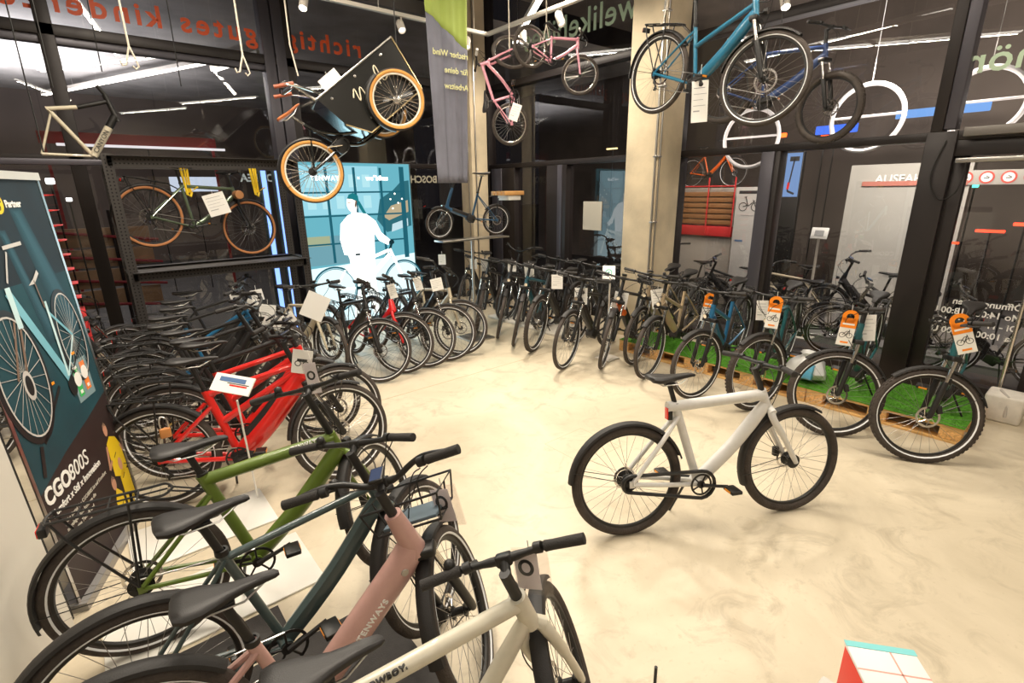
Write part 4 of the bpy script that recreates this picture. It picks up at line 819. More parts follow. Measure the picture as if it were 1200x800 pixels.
# cargo trike, local x forward along the machine
def trike():
    root = thing('cargo_trike', 'black cargo trike with tan tyres and brown saddle hanging nose up from the ceiling', 'cargo trike')
    R, RF, F, tk = .33, .30, 1.13, .42
    PB = mat('trike_box_black', (.012, .012, .011), .22, coat=.5)
    o = dict(tr=.026, tyre=RUBBER, wall=AMBER, stripe=False, rim=mat('cream_rim', (.78, .72, .60), .4), spr=.0022, spoke=CHROME, nsp=32, seg=56, hubr=.035, disc=False, derailleur=False, rimw=.014, hub=BLACK)
    wheel(root, 0, R, o, True)
    for y in (-tk, tk):
        ty = wheel(root, F, RF, dict(o, hub=CHROME)); ty.location = (0, y, .03)
        fd = MB(); R1 = RF + .015; prof = [(R1 - .02, -.04), (R1, -.035), (R1 + .008, 0), (R1, .035), (R1 - .02, .04), (R1 - .016, .034), (R1 - .004, .028), (R1 + .003, 0), (R1 - .004, -.028), (R1 - .016, -.034)]
        fd.lathe(prof, (F, y, RF + .03), seg=22, a0=95, a1=225, closed_prof=True); fd.build('fender', BLACK, root)
    fender(root, 'fender', 0, R, 30, 185, BLACK)
    f = MB(); BB = Vector((.43, 0, .34))
    f.tube(smooth_path([(0.02, .06, R), (.2, .05, .33), BB, (.62, 0, .22), (.9, 0, .20), (1.35, 0, .22)], 4), .018, 8); f.tube([(0.02, -.06, R), (.2, -.05, .33), BB], .016, 8)
    f.tube([BB, (.27, 0, .72)], .018, 10); f.tube([(.29, 0, .66), (.02, .06, R)], .010, 8); f.tube([(.29, 0, .66), (.02, -.06, R)], .010, 8); f.tube(smooth_path([(.30, 0, .62), (.52, 0, .42), (.80, 0, .28)], 4), .018, 8)
    f.tube([(F, -tk + .03, RF + .03), (F, tk - .03, RF + .03)], .014, 8); f.tube([(.62, -.2, .24), (.62, .2, .24), (1.4, .2, .24), (1.4, -.2, .24)], .014, 8, closed=True)
    f.build('frame', PB, root)
    bx = MB(); prof = [(.72, .25), (1.44, .25), (1.50, .80), (.50, .80), (.56, .46)]
    bx.prism(prof, -.34, .34); box = bx.build('cargo_box', PB, root)
    rim_ = MB(); rim_.tube([(1.50, -.345, .80), (.50, -.345, .80), (.50, .345, .80), (1.50, .345, .80)], .011, 8, closed=True); rim_.build('box_rim', STEEL, box)
    eg = MB(); eg.tube([(1.505, -.345, .80), (1.445, -.345, .25), (.72, -.345, .25), (.56, -.345, .46)], .008, 6); eg.build('box_edge_trim', mat('brass_trim', (.62, .48, .26), .35, .9), box)
    bo = MB()
    for p in ((.62, .72), (.95, .74), (1.3, .74), (1.36, .36), (.82, .36)): bo.lathe([(0, -.008), (.014, -.006), (.014, .0)], (p[0], -.342, p[1]), seg=12)
    bo.build('box_bolt', CHROME, box)
    # script-like flourish lettering on the box side
    fl = MB()
    for pts in ([(.80, .60), (.86, .66), (.84, .54), (.92, .64), (.92, .52)], [(.95, .56), (1.0, .60), (1.02, .53), (1.08, .58)], [(1.12, .54), (1.14, .66), (1.18, .70), (1.17, .55), (1.24, .56)]):
        fl.tube(smooth_path([(p[0], -.345, p[1]) for p in pts], 5), .007, 5)
    fl.build('box_emblem', mat('emblem_cream', (.75, .68, .5), .5), box)
    hbm = MB(); hc = Vector((.46, 0, 1.05)); hbm.tube([hc + Vector((.10, 0, -.30)), hc], .016, 8)
    hbm.tube(smooth_path([(.62, -.12, .80), (.42, -.30, 1.02), (.33, -.30, 1.08)], 4), .011, 8); hbm.tube(smooth_path([(.62, .12, .80), (.42, .30, 1.02), (.33, .30, 1.08)], 4), .011, 8)
    hbm.tube(smooth_path([(.33, -.30, 1.08), (.44, -.2, 1.06), (.46, 0, 1.05), (.44, .2, 1.06), (.33, .30, 1.08)], 4), .012, 8); h = hbm.build('handlebar', CHROME, root)
    for y in (-.30, .30): q = MB(); q.tube([(.43, y, 1.03), (.26, y, 1.11)], .019, 10); q.build('grip', mat('brown_grip', (.30, .07, .025), .5), h)
    st = MB(); st.rbox((.34, -.05, 1.07), (.42, .05, 1.13), .01); st.build('display', BLACK, h)
    p = MB(); p.tube([(.30, 0, .64), (.235, 0, .84)], .014, 8); p.build('seat_post', CHROME, root)
    saddle(root, .22, .90, .0, mat('tan_saddle', (.42, .12, .03), .4), 1.05)
    c = MB(); c.lathe([(.07, -.05), (.085, -.05), (.085, -.055), (.07, -.055)], BB, seg=26, closed_prof=True); c.rbox((.36, -.05, .27), (.50, .05, .41), .02); c.build('motor', BLACK, root)
    c = MB(); c.tube([BB + Vector((0, -.06, 0)), BB + Vector((-.14, -.075, .08))], .011, 8); c.tube([BB + Vector((0, .06, 0)), BB + Vector((.14, .075, -.08))], .011, 8); c.build('crank_arm', CHROME, root)
    c = MB(); c.tube([(0, -.055, R + .04), BB + Vector((0, -.055, .08))], .004, 5); c.tube([(0, -.055, R - .04), BB + Vector((0, -.055, -.08))], .004, 5); c.build('chain', STEEL, root)
    return root
tk_ = trike()
Pr, Pf = Vector((2.06, 5.84, 2.25)), Vector((2.915, 5.60, 2.955)); X = (Pf - Pr).normalized(); Yv = Vector((0, 0, 1)).cross(X).normalized(); Zv = X.cross(Yv)
Rt = Matrix(((X.x, Yv.x, Zv.x), (X.y, Yv.y, Zv.y), (X.z, Yv.z, Zv.z))); tk_.rotation_euler = Rt.to_euler(); tk_.location = Pr - Rt @ Vector((0, 0, .33))
rope([(2.03, 5.95, 5.6), (2.02, 5.95, 3.5), (2.05, 5.9, 3.20)], 'rope holding the handlebar of the cargo trike', r=.008, hook=False)
# ------------------------------------------------------------------ lamps and tracks
LITW = lit('lamp_diffuser', (1, .93, .82), 9.0)
TRK = mat('white_track', (.62, .57, .50), .5)
for i, (c, L, a) in enumerate(STRIPS):
    labs = ['bright diagonal strip lamp above the far corner of the shop', 'long strip lamp over the left bicycle rows', 'strip lamp over the green bicycle', 'strip lamp over the middle of the floor', 'strip lamp behind the camera, nearest the glass', 'strip lamp behind the camera over the entrance side', 'strip lamp farthest behind the camera', 'strip lamp at the left of the shop, by the plaster wall']
    t = thing('strip_lamp', labs[i], 'lamp', 'strip lamps of the shop', c, math.radians(a))
    b = MB(); b.rbox((-L / 2, -.04, .0), (L / 2, .04, .06), .006); b.build('lamp_housing', TRK, t)
    b = MB(); b.rbox((-L / 2 + .01, -.034, -.02), (L / 2 - .01, .034, -.001), .006); b.build('diffuser', LITW, t)
    for k, s in enumerate((-.4, .4)):
        b = MB(); b.tube([(L * s, 0, .06), (L * s, 0, 5.598 - c[2])], .003, 5); b.build('suspension_wire', STEEL, t)
b = MB(); b.rbox((1.2, 5.815, 3.94), (4.53, 5.865, 3.98), .004); b.rbox((4.485, 0.5, 3.94), (4.535, 5.865, 3.98), .004)
for p in ((1.6, 5.84), (3.0, 5.84), (4.3, 5.84), (4.51, 4.4), (4.51, 2.6), (4.51, .8)): b.tube([(p[0], p[1], 3.98), (p[0], p[1], 5.598)], .004, 5)
tag(b.build('lighting_track', TRK), 'white L-shaped lighting track hanging in front of the far corner', 'lighting track')
SPL = ['lit white track spotlight left of the pink bicycles', 'unlit looking track spotlight right of the pink bicycles', 'white track spotlight beside the fabric banner', 'white track spotlight above the cargo trike box', 'bright spotlight above the cargo trike handlebar', 'bright spotlight above the dark blue mountain bicycle']
LITS = lit('spot_lens', (1, .92, .8), 30.0); LITD = lit('spot_lens_dim', (1, .9, .75), 2.0)
for i, (p, t_, e) in enumerate(SPOTS):
    t = thing('track_spotlight', SPL[i], 'spotlight', 'track spotlights', p); t.rotation_mode = 'QUATERNION'; t.rotation_quaternion = (Vector(t_) - Vector(p)).to_track_quat('-Z', 'Y')
    b = MB(); b.lathe([(0, .12), (.035, .12), (.045, .10), (.045, -.02), (.04, -.03), (.038, -.02), (.038, .09), (0, .09)], axis='z', seg=18); b.build('spot_housing', TRK, t)
    b = MB(); b.lathe([(0, -.005), (.037, -.005), (.037, -.009), (0, -.009)], axis='z', seg=18); b.build('spot_lens', LITS if e > 90 and i != 1 else LITD, t)
    q = t.rotation_quaternion.inverted() @ (Vector((0, 0, 1)))
    b = MB(); top = (5.6 - p[2]) if i in (4, 5) else (3.95 - p[2]); b.tube([q * .02, q * top], .008, 6); b.build('spot_arm', TRK, t)
# ventilation duct end
b = MB(); b.lathe([(.30, -.4), (.33, -.4), (.33, .5), (.345, .5), (.345, .53), (.33, .53), (.33, .9), (.30, .9)], (0, 0, 0), axis='x', seg=32)
for k in range(16): b.lathe([(.331, -.38 + k * .08), (.337, -.37 + k * .08), (.331, -.36 + k * .08)], (0, 0, 0), axis='x', seg=32)
d_ = b.build('ventilation_duct', STEEL); d_.location = (4.3, 5.2, 4.75); tag(d_, 'round ribbed metal ventilation duct under the ceiling above the corner column', 'duct')
b = MB()
for (x, y) in ((4.2, 5.2), (4.9, 5.2)): b.tube([(x, y, 5.08), (x, y, 5.6)], .006, 6)
tag(b.build('duct_hanger', STEEL), 'threaded rods holding the round ventilation duct', 'hanger')

# ------------------------------------------------------------------ fabric banner
fb = thing('fabric_banner', 'narrow lime green and grey fabric banner hanging from the ceiling with mirrored print', 'banner')
FG = mat('lime_fabric', (.36, .46, .10), .8, noise=.08, scale=6); FD = mat('grey_fabric', (.18, .185, .23), .8, noise=.15, scale=4)
def cloth(z0f, z1f, m, name, yo):
    vs = []; fs = []; nx, nz = 26, 16
    for i in range(nx + 1):
        u = i / nx
        for k in range(nz + 1):
            w = k / nz; za, zb = z0f(u), z1f(u); z = za + (zb - za) * w
            g = (z - 2.1) / 2.4; x0 = 3.26 - .07 * g; x1 = 3.66 + .09 * g
            vs.append((x0 + (x1 - x0) * u, 5.2 + yo + .012 * math.sin(u * 15 + .6 * z) + .006 * math.sin(u * 37), z))
    for i in range(nx):
        for k in range(nz): a = i * (nz + 1) + k; fs.append((a, a + nz + 1, a + nz + 2, a + 1))
    b = MB(); b.add(vs, fs); o = b.build(name, m, fb); s = o.modifiers.new('thickness', 'SOLIDIFY'); s.thickness = .002; return o
cloth(lambda u: 2.12, lambda u: 3.84 - .30 * u, FD, 'grey_cloth', 0)
cloth(lambda u: 3.84 - .30 * u, lambda u: 5.0, FG, 'lime_cloth', .004)
b = MB(); b.tube([(3.12, 5.2, 5.0), (3.85, 5.2, 5.0)], .01, 8); b.tube([(3.2, 5.2, 5.0), (3.2, 5.2, 5.6)], .003, 5); b.tube([(3.77, 5.2, 5.0), (3.77, 5.2, 5.6)], .003, 5); b.build('banner_rod', STEEL, fb)
bp_ = Plane((3.7, 5.16, 3.0), (1, 0, 0), (0, 0, 1)); LT = mat('lime_print', (.72, .72, .34), .7)
for s_, x_, y_ in (('rischer Wind', .01, .44), ('für deine', .0, .28), ('Arbeitsw', .0, .12)): text(s_, bp_, x_ - .0, y_, .086, LT, 'banner_lettering', fb, mirror=True, z=-.01, bold=.001)

# ------------------------------------------------------------------ rollup banner with bicycle picture
BL = Vector((-.376, 3.03, 0)); BU = Vector((.35, .937, 0)).normalized(); BV = Vector((-.04, .02, 1)).normalized()
RB = thing('rollup_banner', 'tall dark teal rollup banner showing a light blue bicycle and footballers in yellow', 'banner')
pb = Plane(BL, BU, BV); pb.U = pb.U * .93
def art(name, m, fn, z, par):
    b = MB(); fn(b, z); return b.build(name, m, par, smooth=False)
sheet = art('banner_sheet', None, lambda b, z: (b.use(mat('print_dark_maroon', (.022, .010, .009), .6)), pb.poly(b, [(0.012, .04), (.988, .04), (.988, .86), (.7, .80), (.35, .74), (.012, .66)], 0, .002),
      b.use(mat('print_teal', (.004, .034, .048), .6, noise=.5, scale=3.0, noise_col=(.007, .065, .085))), pb.poly(b, [(.012, .66), (.35, .74), (.7, .80), (.988, .86), (.988, 1.62), (.012, 1.62)], 0, .002),
      b.use(mat('print_deep_blue', (.003, .009, .015), .6, noise=.5, scale=2.0, noise_col=(.005, .026, .040))), pb.rect(b, .012, 1.62, .988, 2.12, 0, .002)), 0, RB)
def beams(b, z):
    for k in range(7):
        t = k / 7; b.use(mat('print_beam_%s' % 'abcdefg'[k], (.004 + .020 * t, .036 + .055 * t, .052 + .075 * t), .55)); w = 1 - t
        pb.poly(b, [(.655 - .055 * w, 1.98 - .03 * t), (.665 + .055 * w, 1.98 - .03 * t), (.92 + .06 * w, 1.30 + .1 * t), (.86 - .09 * w, 1.22 + .1 * t)], z + k * .00025, .0002)
        pb.poly(b, [(.47 - .03 * w, 1.88 - .03 * t), (.475 + .03 * w, 1.88 - .03 * t), (.63 + .04 * w, 1.28 + .1 * t), (.60 - .04 * w, 1.28 + .1 * t)], z + k * .00025, .0002)
art('printed_light_beam', None, beams, .002, sheet)
art('side_strip', STEEL, lambda b, z: (pb.rect(b, -.012, .03, .012, 2.13, z, .006), pb.rect(b, .988, .03, 1.012, 2.13, z, .006)), -.001, RB)
art('top_rail', mat('silver_rail', (.6, .6, .57), .4, .3), lambda b, z: pb.rect(b, -.015, 2.12, 1.015, 2.16, z, .02), -.008, RB)
art('banner_foot', mat('rollup_base', (.35, .34, .33), .4, .5), lambda b, z: pb.rect(b, -.02, 0, 1.02, .045, z, .16), -.12, RB)
LB = mat('print_light_blue', (.18, .46, .56), .45); LBL = mat('print_pale_blue', (.55, .75, .78), .45); PK = mat('print_black', (.012, .012, .012), .45); PG = mat('print_grey', (.55, .53, .5), .45); PY = mat('print_yellow', (.82, .58, .01), .45); PS = mat('print_skin', (.55, .28, .18), .5); PBR = mat('print_bronze', (.20, .13, .09), .5)
def bikepic(b, z):
    b.use(PK); pb.ring(b, (.215, 1.20), .225, .335, .030, z); pb.ring(b, (.80, 1.27), .16, .27, .022, z)
    b.use(PG); pb.ring(b, (.222, 1.20), .198, .302, .010, z + .0006); pb.ring(b, (.815, 1.27), .142, .245, .008, z + .0006)
    b.use(PG)
    for i in range(22):
        a = 2 * PI * i / 22; pb.line(b, (.22 + .02 * math.cos(a), 1.20 + .03 * math.sin(a)), (.22 + .19 * math.cos(a + .15), 1.20 + .29 * math.sin(a + .15)), .0022, z); pb.line(b, (.81, 1.27), (.81 + .135 * math.cos(a), 1.27 + .235 * math.sin(a)), .0016, z)
    b.use(LB); pb.line(b, (.33, 1.60), (.63, 1.07), .055, z + .001); pb.line(b, (.63, 1.45), (.82, 1.27), .016, z + .001)
    b.use(LBL); pb.line(b, (.34, 1.62), (.34, 1.42), .045, z + .0016); pb.line(b, (.64, 1.50), (.63, 1.08), .022, z + .0016); pb.line(b, (.63, 1.08), (.82, 1.27), .012, z + .0012)
    b.use(PBR); pb.line(b, (.34, 1.44), (.24, 1.16), .018, z + .001); pb.line(b, (.30, 1.46), (.17, 1.20), .016, z + .001); pb.line(b, (.60, 1.62), (.62, 1.47), .010, z + .001)
    b.use(PG); pb.ell(b, (.240, 1.155), .045, .075, z + .0016); pb.poly(b, [(.54, 1.60), (.60, 1.625), (.66, 1.665), (.67, 1.645), (.60, 1.60)], z + .001); pb.line(b, (.42, 1.80), (.60, 1.81), .018, z + .001); pb.line(b, (.44, 1.78), (.36, 1.64), .012, z + .001)
    b.use(PK); pb.ell(b, (.240, 1.155), .03, .052, z + .0022); pb.line(b, (.63, 1.05), (.92, 1.24), .010, z + .001); pb.ell(b, (.64, 1.02), .045, .06, z + .0005); pb.line(b, (.20, .86), (.5, 1.06), .02, z); pb.line(b, (.16, .86), (.10, .72), .03, z)
    b.use(ORANGE); pb.rect(b, .43, 1.09, .46, 1.105, z + .002); pb.rect(b, .73, 1.17, .77, 1.185, z + .002)
art('printed_bicycle', None, bikepic, .0042, sheet)
def players(b, z):
    b.use(PY); pb.poly(b, [(.78, .36), (.80, .57), (.86, .60), (.93, .57), (.975, .50), (.975, .34), (.88, .31)], z); pb.poly(b, [(.70, .06), (.69, .22), (.74, .30), (.80, .24), (.80, .06)], z); pb.poly(b, [(.83, .06), (.84, .32), (.90, .36), (.975, .32), (.975, .06)], z)
    b.use(PS); pb.ell(b, (.835, .655), .026, .042, z + .0006); pb.ell(b, (.73, .335), .03, .045, z + .0006); pb.ell(b, (.89, .395), .028, .042, z + .0006); pb.line(b, (.79, .56), (.745, .42), .022, z + .0004); pb.line(b, (.745, .42), (.80, .46), .02, z + .0004); pb.line(b, (.965, .5), (.985, .45), .02, z + .0004); pb.line(b, (.70, .18), (.68, .12), .018, z + .0004)
    b.use(PBR); pb.poly(b, [(.808, .67), (.835, .705), (.862, .67), (.835, .685)], z + .001); pb.poly(b, [(.70, .35), (.73, .39), (.76, .35), (.73, .365)], z + .001)
    b.use(PK)
    for x, y in ((.90, .16), (.93, .15), (.96, .14)): pb.line(b, (x, y), (x + .005, y - .09), .008, z + .0008)
    for x, y in ((.84, .46), (.87, .30), (.75, .17)): pb.line(b, (x, y), (x + .04, y + .02), .006, z + .0008)
art('printed_footballers', None, players, .0026, sheet)
PW = mat('print_white', (.85, .84, .8), .5)
text('CGO', pb, .035, .585, .122, PW, 'banner_lettering', sheet, z=.004, bold=.004); text('800S', pb, .300, .585, .122, PW, 'banner_lettering', sheet, z=.004, shear=.12)
text('Komfort x Stil x Innovation', pb, .05, .515, .054, PW, 'banner_lettering', sheet, z=.004, bold=.001)
for i, s_ in enumerate(('Jedes Detail des CGO800S ist auf Komfort', 'ausgelegt. Dazu kommen die', 'einzigartige Technik und', 'ein stilvolles Design')): text(s_, pb, .12, .435 - i * .042, .032, mat('print_cream', (.55, .52, .45), .5), 'banner_lettering', sheet, z=.004)
text('Partner', pb, .58, 1.985, .05, PW, 'banner_lettering', sheet, z=.004, bold=.0012)
em = art('printed_emblem', None, lambda b, z: (b.use(PK), pb.ell(b, (.515, 2.005), .056, .056, z), b.use(PY), pb.ell(b, (.515, 2.005), .05, .05, z + .0006), ), .0026, sheet)
text('BVB', pb, .515, 2.008, .038, PK, 'banner_lettering', em, z=.0045, align='CENTER', bold=.001); text('09', pb, .515, 1.972, .036, PK, 'banner_lettering', em, z=.0045, align='CENTER', bold=.001)
pocket = art('sticker_pocket', None, lambda b, z: (b.use(mat('pocket_film', (.22, .33, .36), .2)), pb.rect(b, .66, .90, .88, 1.13, z), b.use(mat('sticker_green', (.05, .50, .12), .5)), pb.rect(b, .685, .93, .745, 1.10, z + .001), b.use(mat('sticker_orange', (.85, .22, .03), .5)), pb.rect(b, .785, .94, .845, 1.11, z + .001),
     b.use(PW), pb.ell(b, (.715, 1.03), .042, .042, z + .002), pb.ell(b, (.815, 1.045), .04, .04, z + .002), pb.rect(b, .69, 1.09, .74, 1.105, z + .0022), pb.rect(b, .70, .945, .73, .965, z + .0022), pb.rect(b, .80, .955, .83, .975, z + .0022)), .003, sheet)
# white board at the left picture edge with its dark backing
wb = thing('display_board', 'large plain white board with a dark back panel at the left picture edge', 'board')
bw = Plane(Vector((-.416, 2.899, 0)), BU, BV); b = MB(); bw.rect(b, -1.3, 0, 0, 1.5, 0, .02); b.build('white_face', mat('board_white', (.66, .63, .56), .6), wb, smooth=False)
b = MB(); bw.rect(b, -1.25, 0, .085, 1.6, -.05, .03); b.build('dark_back_panel', mat('board_black', (.012, .012, .012), .6), wb, smooth=False)

# red stand behind the banner
rs = thing('brochure_stand', 'tall narrow stand with red pointed fins behind the dark teal banner', 'stand')
RED = mat('stand_red', (.60, .03, .03), .5)
b = MB(); b.rbox((-.62, 6.25, 0), (-.34, 6.6, 2.2), .01); b.build('stand_body', mat('stand_dark', (.05, .02, .03), .5), rs)
for k in range(8):
    z = 1.08 + k * .135; b = MB(); b.prism([(-.36, z - .02), (-.12, z + .02), (-.36, z + .035)], 6.28, 6.50); b.build('red_fin', RED, rs)
b = MB(); b.rbox((-.36, 6.27, .45), (-.12, 6.52, .98), .01); b.build('red_box', RED, rs)

# ------------------------------------------------------------------ lit screen
sx, sz0, sz1, sy = 2.41, .12, 2.44, 7.5
sc_w = 1.75
SC = thing('lit_screen', 'tall lit advertising screen showing a man in a white hoodie with a white bicycle', 'screen')
ps = Plane((sx, sy, 0), (1, 0, 0), (0, 0, 1))
b = MB(); b.rbox((sx - .03, sy + .004, sz0 - .1), (sx + sc_w + .03, sy + .12, sz1 + .01), .01); b.build('screen_cabinet', mat('screen_side', (.03, .06, .07), .5), SC)
b = MB(); b.rbox((sx + .1, sy - .0, 0), (sx + .3, sy + .2, .02), .005); b.rbox((sx + sc_w - .3, sy, 0), (sx + sc_w - .1, sy + .2, .02), .005); b.build('screen_foot', STEEL, SC)
E_ = lambda n, c, e=1.: lit('glow_' + n, c, e)
def srect(b, x0, z0, x1, z1, z): ps.rect(b, x0 - sx, z0, x1 - sx, z1, z)
def spoly(b, pts, z): ps.poly(b, [(p[0] - sx, p[1]) for p in pts], z)
def sline(b, p, q, w, z): ps.line(b, (p[0] - sx, p[1]), (q[0] - sx, q[1]), w, z)
disp = MB(); disp.use(E_('teal', (.16, .50, .60), 1.)); srect(disp, sx, sz0, sx + sc_w, sz1, 0)
disp = disp.build('display_panel', None, SC, smooth=False)
b = MB()
b.use(E_('pale', (.30, .62, .72), 1.2)); srect(b, 2.45, 1.72, 3.62, 2.40, .0015)
b.use(E_('paleb', (.42, .72, .78), 1.2))
for i in range(5):
    for k in range(2): srect(b, 2.52 + i * .21, 1.80 + k * .30, 2.64 + i * .21, 1.98 + k * .30, .002)
b.use(E_('street', (.62, .80, .82), 1.5)); spoly(b, [(sx, .12), (sx + sc_w, .12), (sx + sc_w, 1.06), (2.9, .98), (sx, .96)], .002)
b.use(E_('wall', (.20, .44, .52), .9)); srect(b, sx, 1.0, 3.1, 1.42, .0015); b.use(E_('khaki', (.42, .48, .30), 1.)); srect(b, 2.45, 1.28, 2.78, 1.42, .002)
b.use(E_('deep', (.04, .20, .25), .8)); spoly(b, [(3.55, 1.62), (3.62, 1.92), (3.85, 2.05), (4.0, 2.18), (4.14, 2.2), (4.14, 1.5), (3.7, 1.42)], .0018)
b.use(E_('gold', (.55, .45, .28), 1.)); spoly(b, [(3.66, 1.66), (3.8, 1.82), (4.10, 1.90), (4.10, 1.72), (3.75, 1.60)], .0022)
b.use(E_('van', (.5, .68, .74), 1.2)); spoly(b, [(3.78, 1.42), (4.08, 1.50), (4.08, 1.62), (3.80, 1.54)], .0024)
b.use(E_('spark', (1, .95, .8), 3.))
for (x, z) in ((3.80, 1.92), (3.88, 2.0), (3.93, 1.86), (3.83, 1.78), (4.0, 1.92)): ps.ell(b, (x - sx, z), .014, .014, .003, n=8)
b.use(E_('mullion', (.03, .22, .30), .6))
for x in (2.82, 3.24, 3.66): srect(b, x - .02, 1.02, x + .02, 2.38, .0026)
for z in (2.03, 1.70, 1.30): srect(b, sx, z - .012, 4.0, z + .012, .0026)
srect(b, 3.98, 1.0, 4.06, 2.40, .0026)
b.build('screen_background', None, disp, smooth=False)
b = MB(); b.use(E_('hoodie', (1, .98, .93), 2.6))
spoly(b, [(2.97, 1.13), (2.93, 1.35), (2.96, 1.58), (3.08, 1.70), (3.22, 1.74), (3.38, 1.71), (3.52, 1.60), (3.60, 1.42), (3.74, 1.30), (3.70, 1.22), (3.55, 1.30), (3.48, 1.42), (3.46, 1.10), (3.2, 1.07)], .004)
b.use(E_('trouser', (.82, .86, .80), 1.8)); spoly(b, [(3.04, 1.09), (3.46, 1.11), (3.44, .60), (3.52, .16), (3.36, .16), (3.26, .62), (3.16, .16), (3.04, .16), (3.08, .62)], .0034)
b.use(E_('face', (1, .88, .76), 1.8)); ps.ell(b, (3.16 - sx, 1.86), .075, .115, .0045, rot=.1); spoly(b, [(3.14, 1.72), (3.22, 1.72), (3.24, 1.82), (3.16, 1.80)], .0043); ps.ell(b, (3.06 - sx, 1.10), .03, .04, .0048, n=10)
b.use(E_('cap', (.02, .28, .32), .8)); spoly(b, [(3.10, 1.94), (3.13, 2.0), (3.2, 2.02), (3.27, 1.98), (3.28, 1.88), (3.24, 1.90), (3.18, 1.93)], .005); spoly(b, [(3.24, 1.92), (3.29, 1.90), (3.38, 1.72), (3.33, 1.72), (3.27, 1.82)], .0042)
b.use(E_('brow', (.35, .22, .15), .6)); sline(b, (3.10, 1.88), (3.15, 1.885), .008, .0052); sline(b, (3.12, 1.80), (3.16, 1.80), .006, .0052); spoly(b, [(3.22, 1.80), (3.25, 1.90), (3.23, 1.92), (3.205, 1.84)], .0052)
b.use(E_('glove', (.02, .08, .10), .5)); ps.ell(b, (3.76 - sx, 1.26), .05, .035, .005, n=10); sline(b, (3.72, 1.14), (3.78, 1.3), .04, .0046); srect(b, 3.14, 1.10, 3.22, 1.13, .0052)
b.build('pictured_man', None, disp, smooth=False)
b = MB(); b.use(E_('tyre', (.03, .20, .27), .6))
for c in ((2.78, .62), (3.93, .62)): ps.ring(b, (c[0] - sx, c[1]), .35, .35, .045, .0055)
b.use(E_('rimring', (.45, .7, .75), 1.2))
for c in ((2.78, .62), (3.93, .62)): ps.ring(b, (c[0] - sx, c[1]), .325, .325, .012, .0068)
b.use(E_('bikewhite', (.95, 1, .88), 2.2)); sline(b, (2.97, .92), (3.70, 1.14), .05, .006); sline(b, (3.22, .62), (3.72, 1.08), .07, .006); sline(b, (2.97, .95), (3.20, .60), .04, .006); sline(b, (2.96, .9), (2.78, .62), .028, .006); sline(b, (2.78, .62), (3.2, .60), .03, .006); sline(b, (3.72, 1.16), (3.93, .64), .045, .006)
b.use(E_('glove', (.02, .08, .10), .5)); sline(b, (3.1, .60), (3.3, .60), .05, .0062)
b.build('pictured_bicycle', None, disp, smooth=False)
TX = lit('screen_text', (1, 1, 1), 3.)
text('TENWAYS', ps, 2.60 - sx, 2.20, .085, TX, 'screen_lettering', disp, z=.006, spacing=1.25, bold=.002); text('×', ps, 3.28 - sx, 2.20, .09, TX, 'screen_lettering', disp, z=.006); text('we°bikes', ps, 3.42 - sx, 2.20, .10, TX, 'screen_lettering', disp, z=.006, bold=.002)
area('screen_glow', (3.28, 7.42, 1.3), 1.7, 22, (.6, .9, 1), (math.radians(-90), 0, 0), 2.2)
# narrow light columns behind the shelf
for i, x in enumerate((2.02, 2.2)):
    b = MB(); b.use(mat('screen_side', (.03, .06, .07), .5)); b.rbox((x - .05, 7.62, 0), (x + .05, 7.72, 2.4), .005); b.use(lit('blue_led', (.22, .38, 1.), 2.2)); b.box((x - .03, 7.612, .1), (x + .03, 7.619, 2.35))
    tag(b.build('light_column', None), ['narrow blue-white light column behind the shelf, left one', 'narrow blue-white light column behind the shelf, right one beside the screen'][i], 'light column', 'blue-white light columns')

# ------------------------------------------------------------------ folding bicycle on its stand
cb_, _ = hang('compact', (4.40, 5.60, 1.64), (3.62, 5.79, 1.63), 'small dark blue compact bicycle standing on a raised T stand by the corner column', 10, .80, group='bicycles raised on stands')
s = thing('bicycle_stand', 'slim steel T stand carrying the compact bicycle', 'stand')
b = MB(); b.rbox((3.52, 5.58, 1.395), (4.62, 5.80, 1.415), .004, ); b.build('stand_bar', STEEL, s)
b = MB(); b.tube([(4.06, 5.70, .02), (4.06, 5.70, 1.40)], .02, 10); b.build('stand_pole', STEEL, s)
b = MB(); b.rbox((3.86, 5.50, 0), (4.26, 5.90, .02), .006); b.build('stand_base', STEEL, s)
b = MB(); b.use(mat('carrier_wood', (.62, .33, .11), .6, noise=.2, scale=9))
for k in range(4): b.rbox((4.42, 5.42 + k * .08, 1.965), (4.76, 5.485 + k * .08, 2.02), .004)
b.use(WHITE); b.rbox((4.50, 5.44, 1.90), (4.72, 5.68, 1.963), .01)
tag(b.build('wooden_carrier_tray', None), 'light wooden tray on the rear carrier of the compact bicycle', 'tray')
b = MB(); b.tube([(4.40, 5.60, 1.66), (4.42, 5.56, 1.93)], .008, 6); b.tube([(4.30, 5.60, 1.95), (4.35, 5.58, 1.96)], .008, 6); tag(b.build('carrier_strut', BLACK), 'black strut under the wooden tray of the compact bicycle', 'strut')
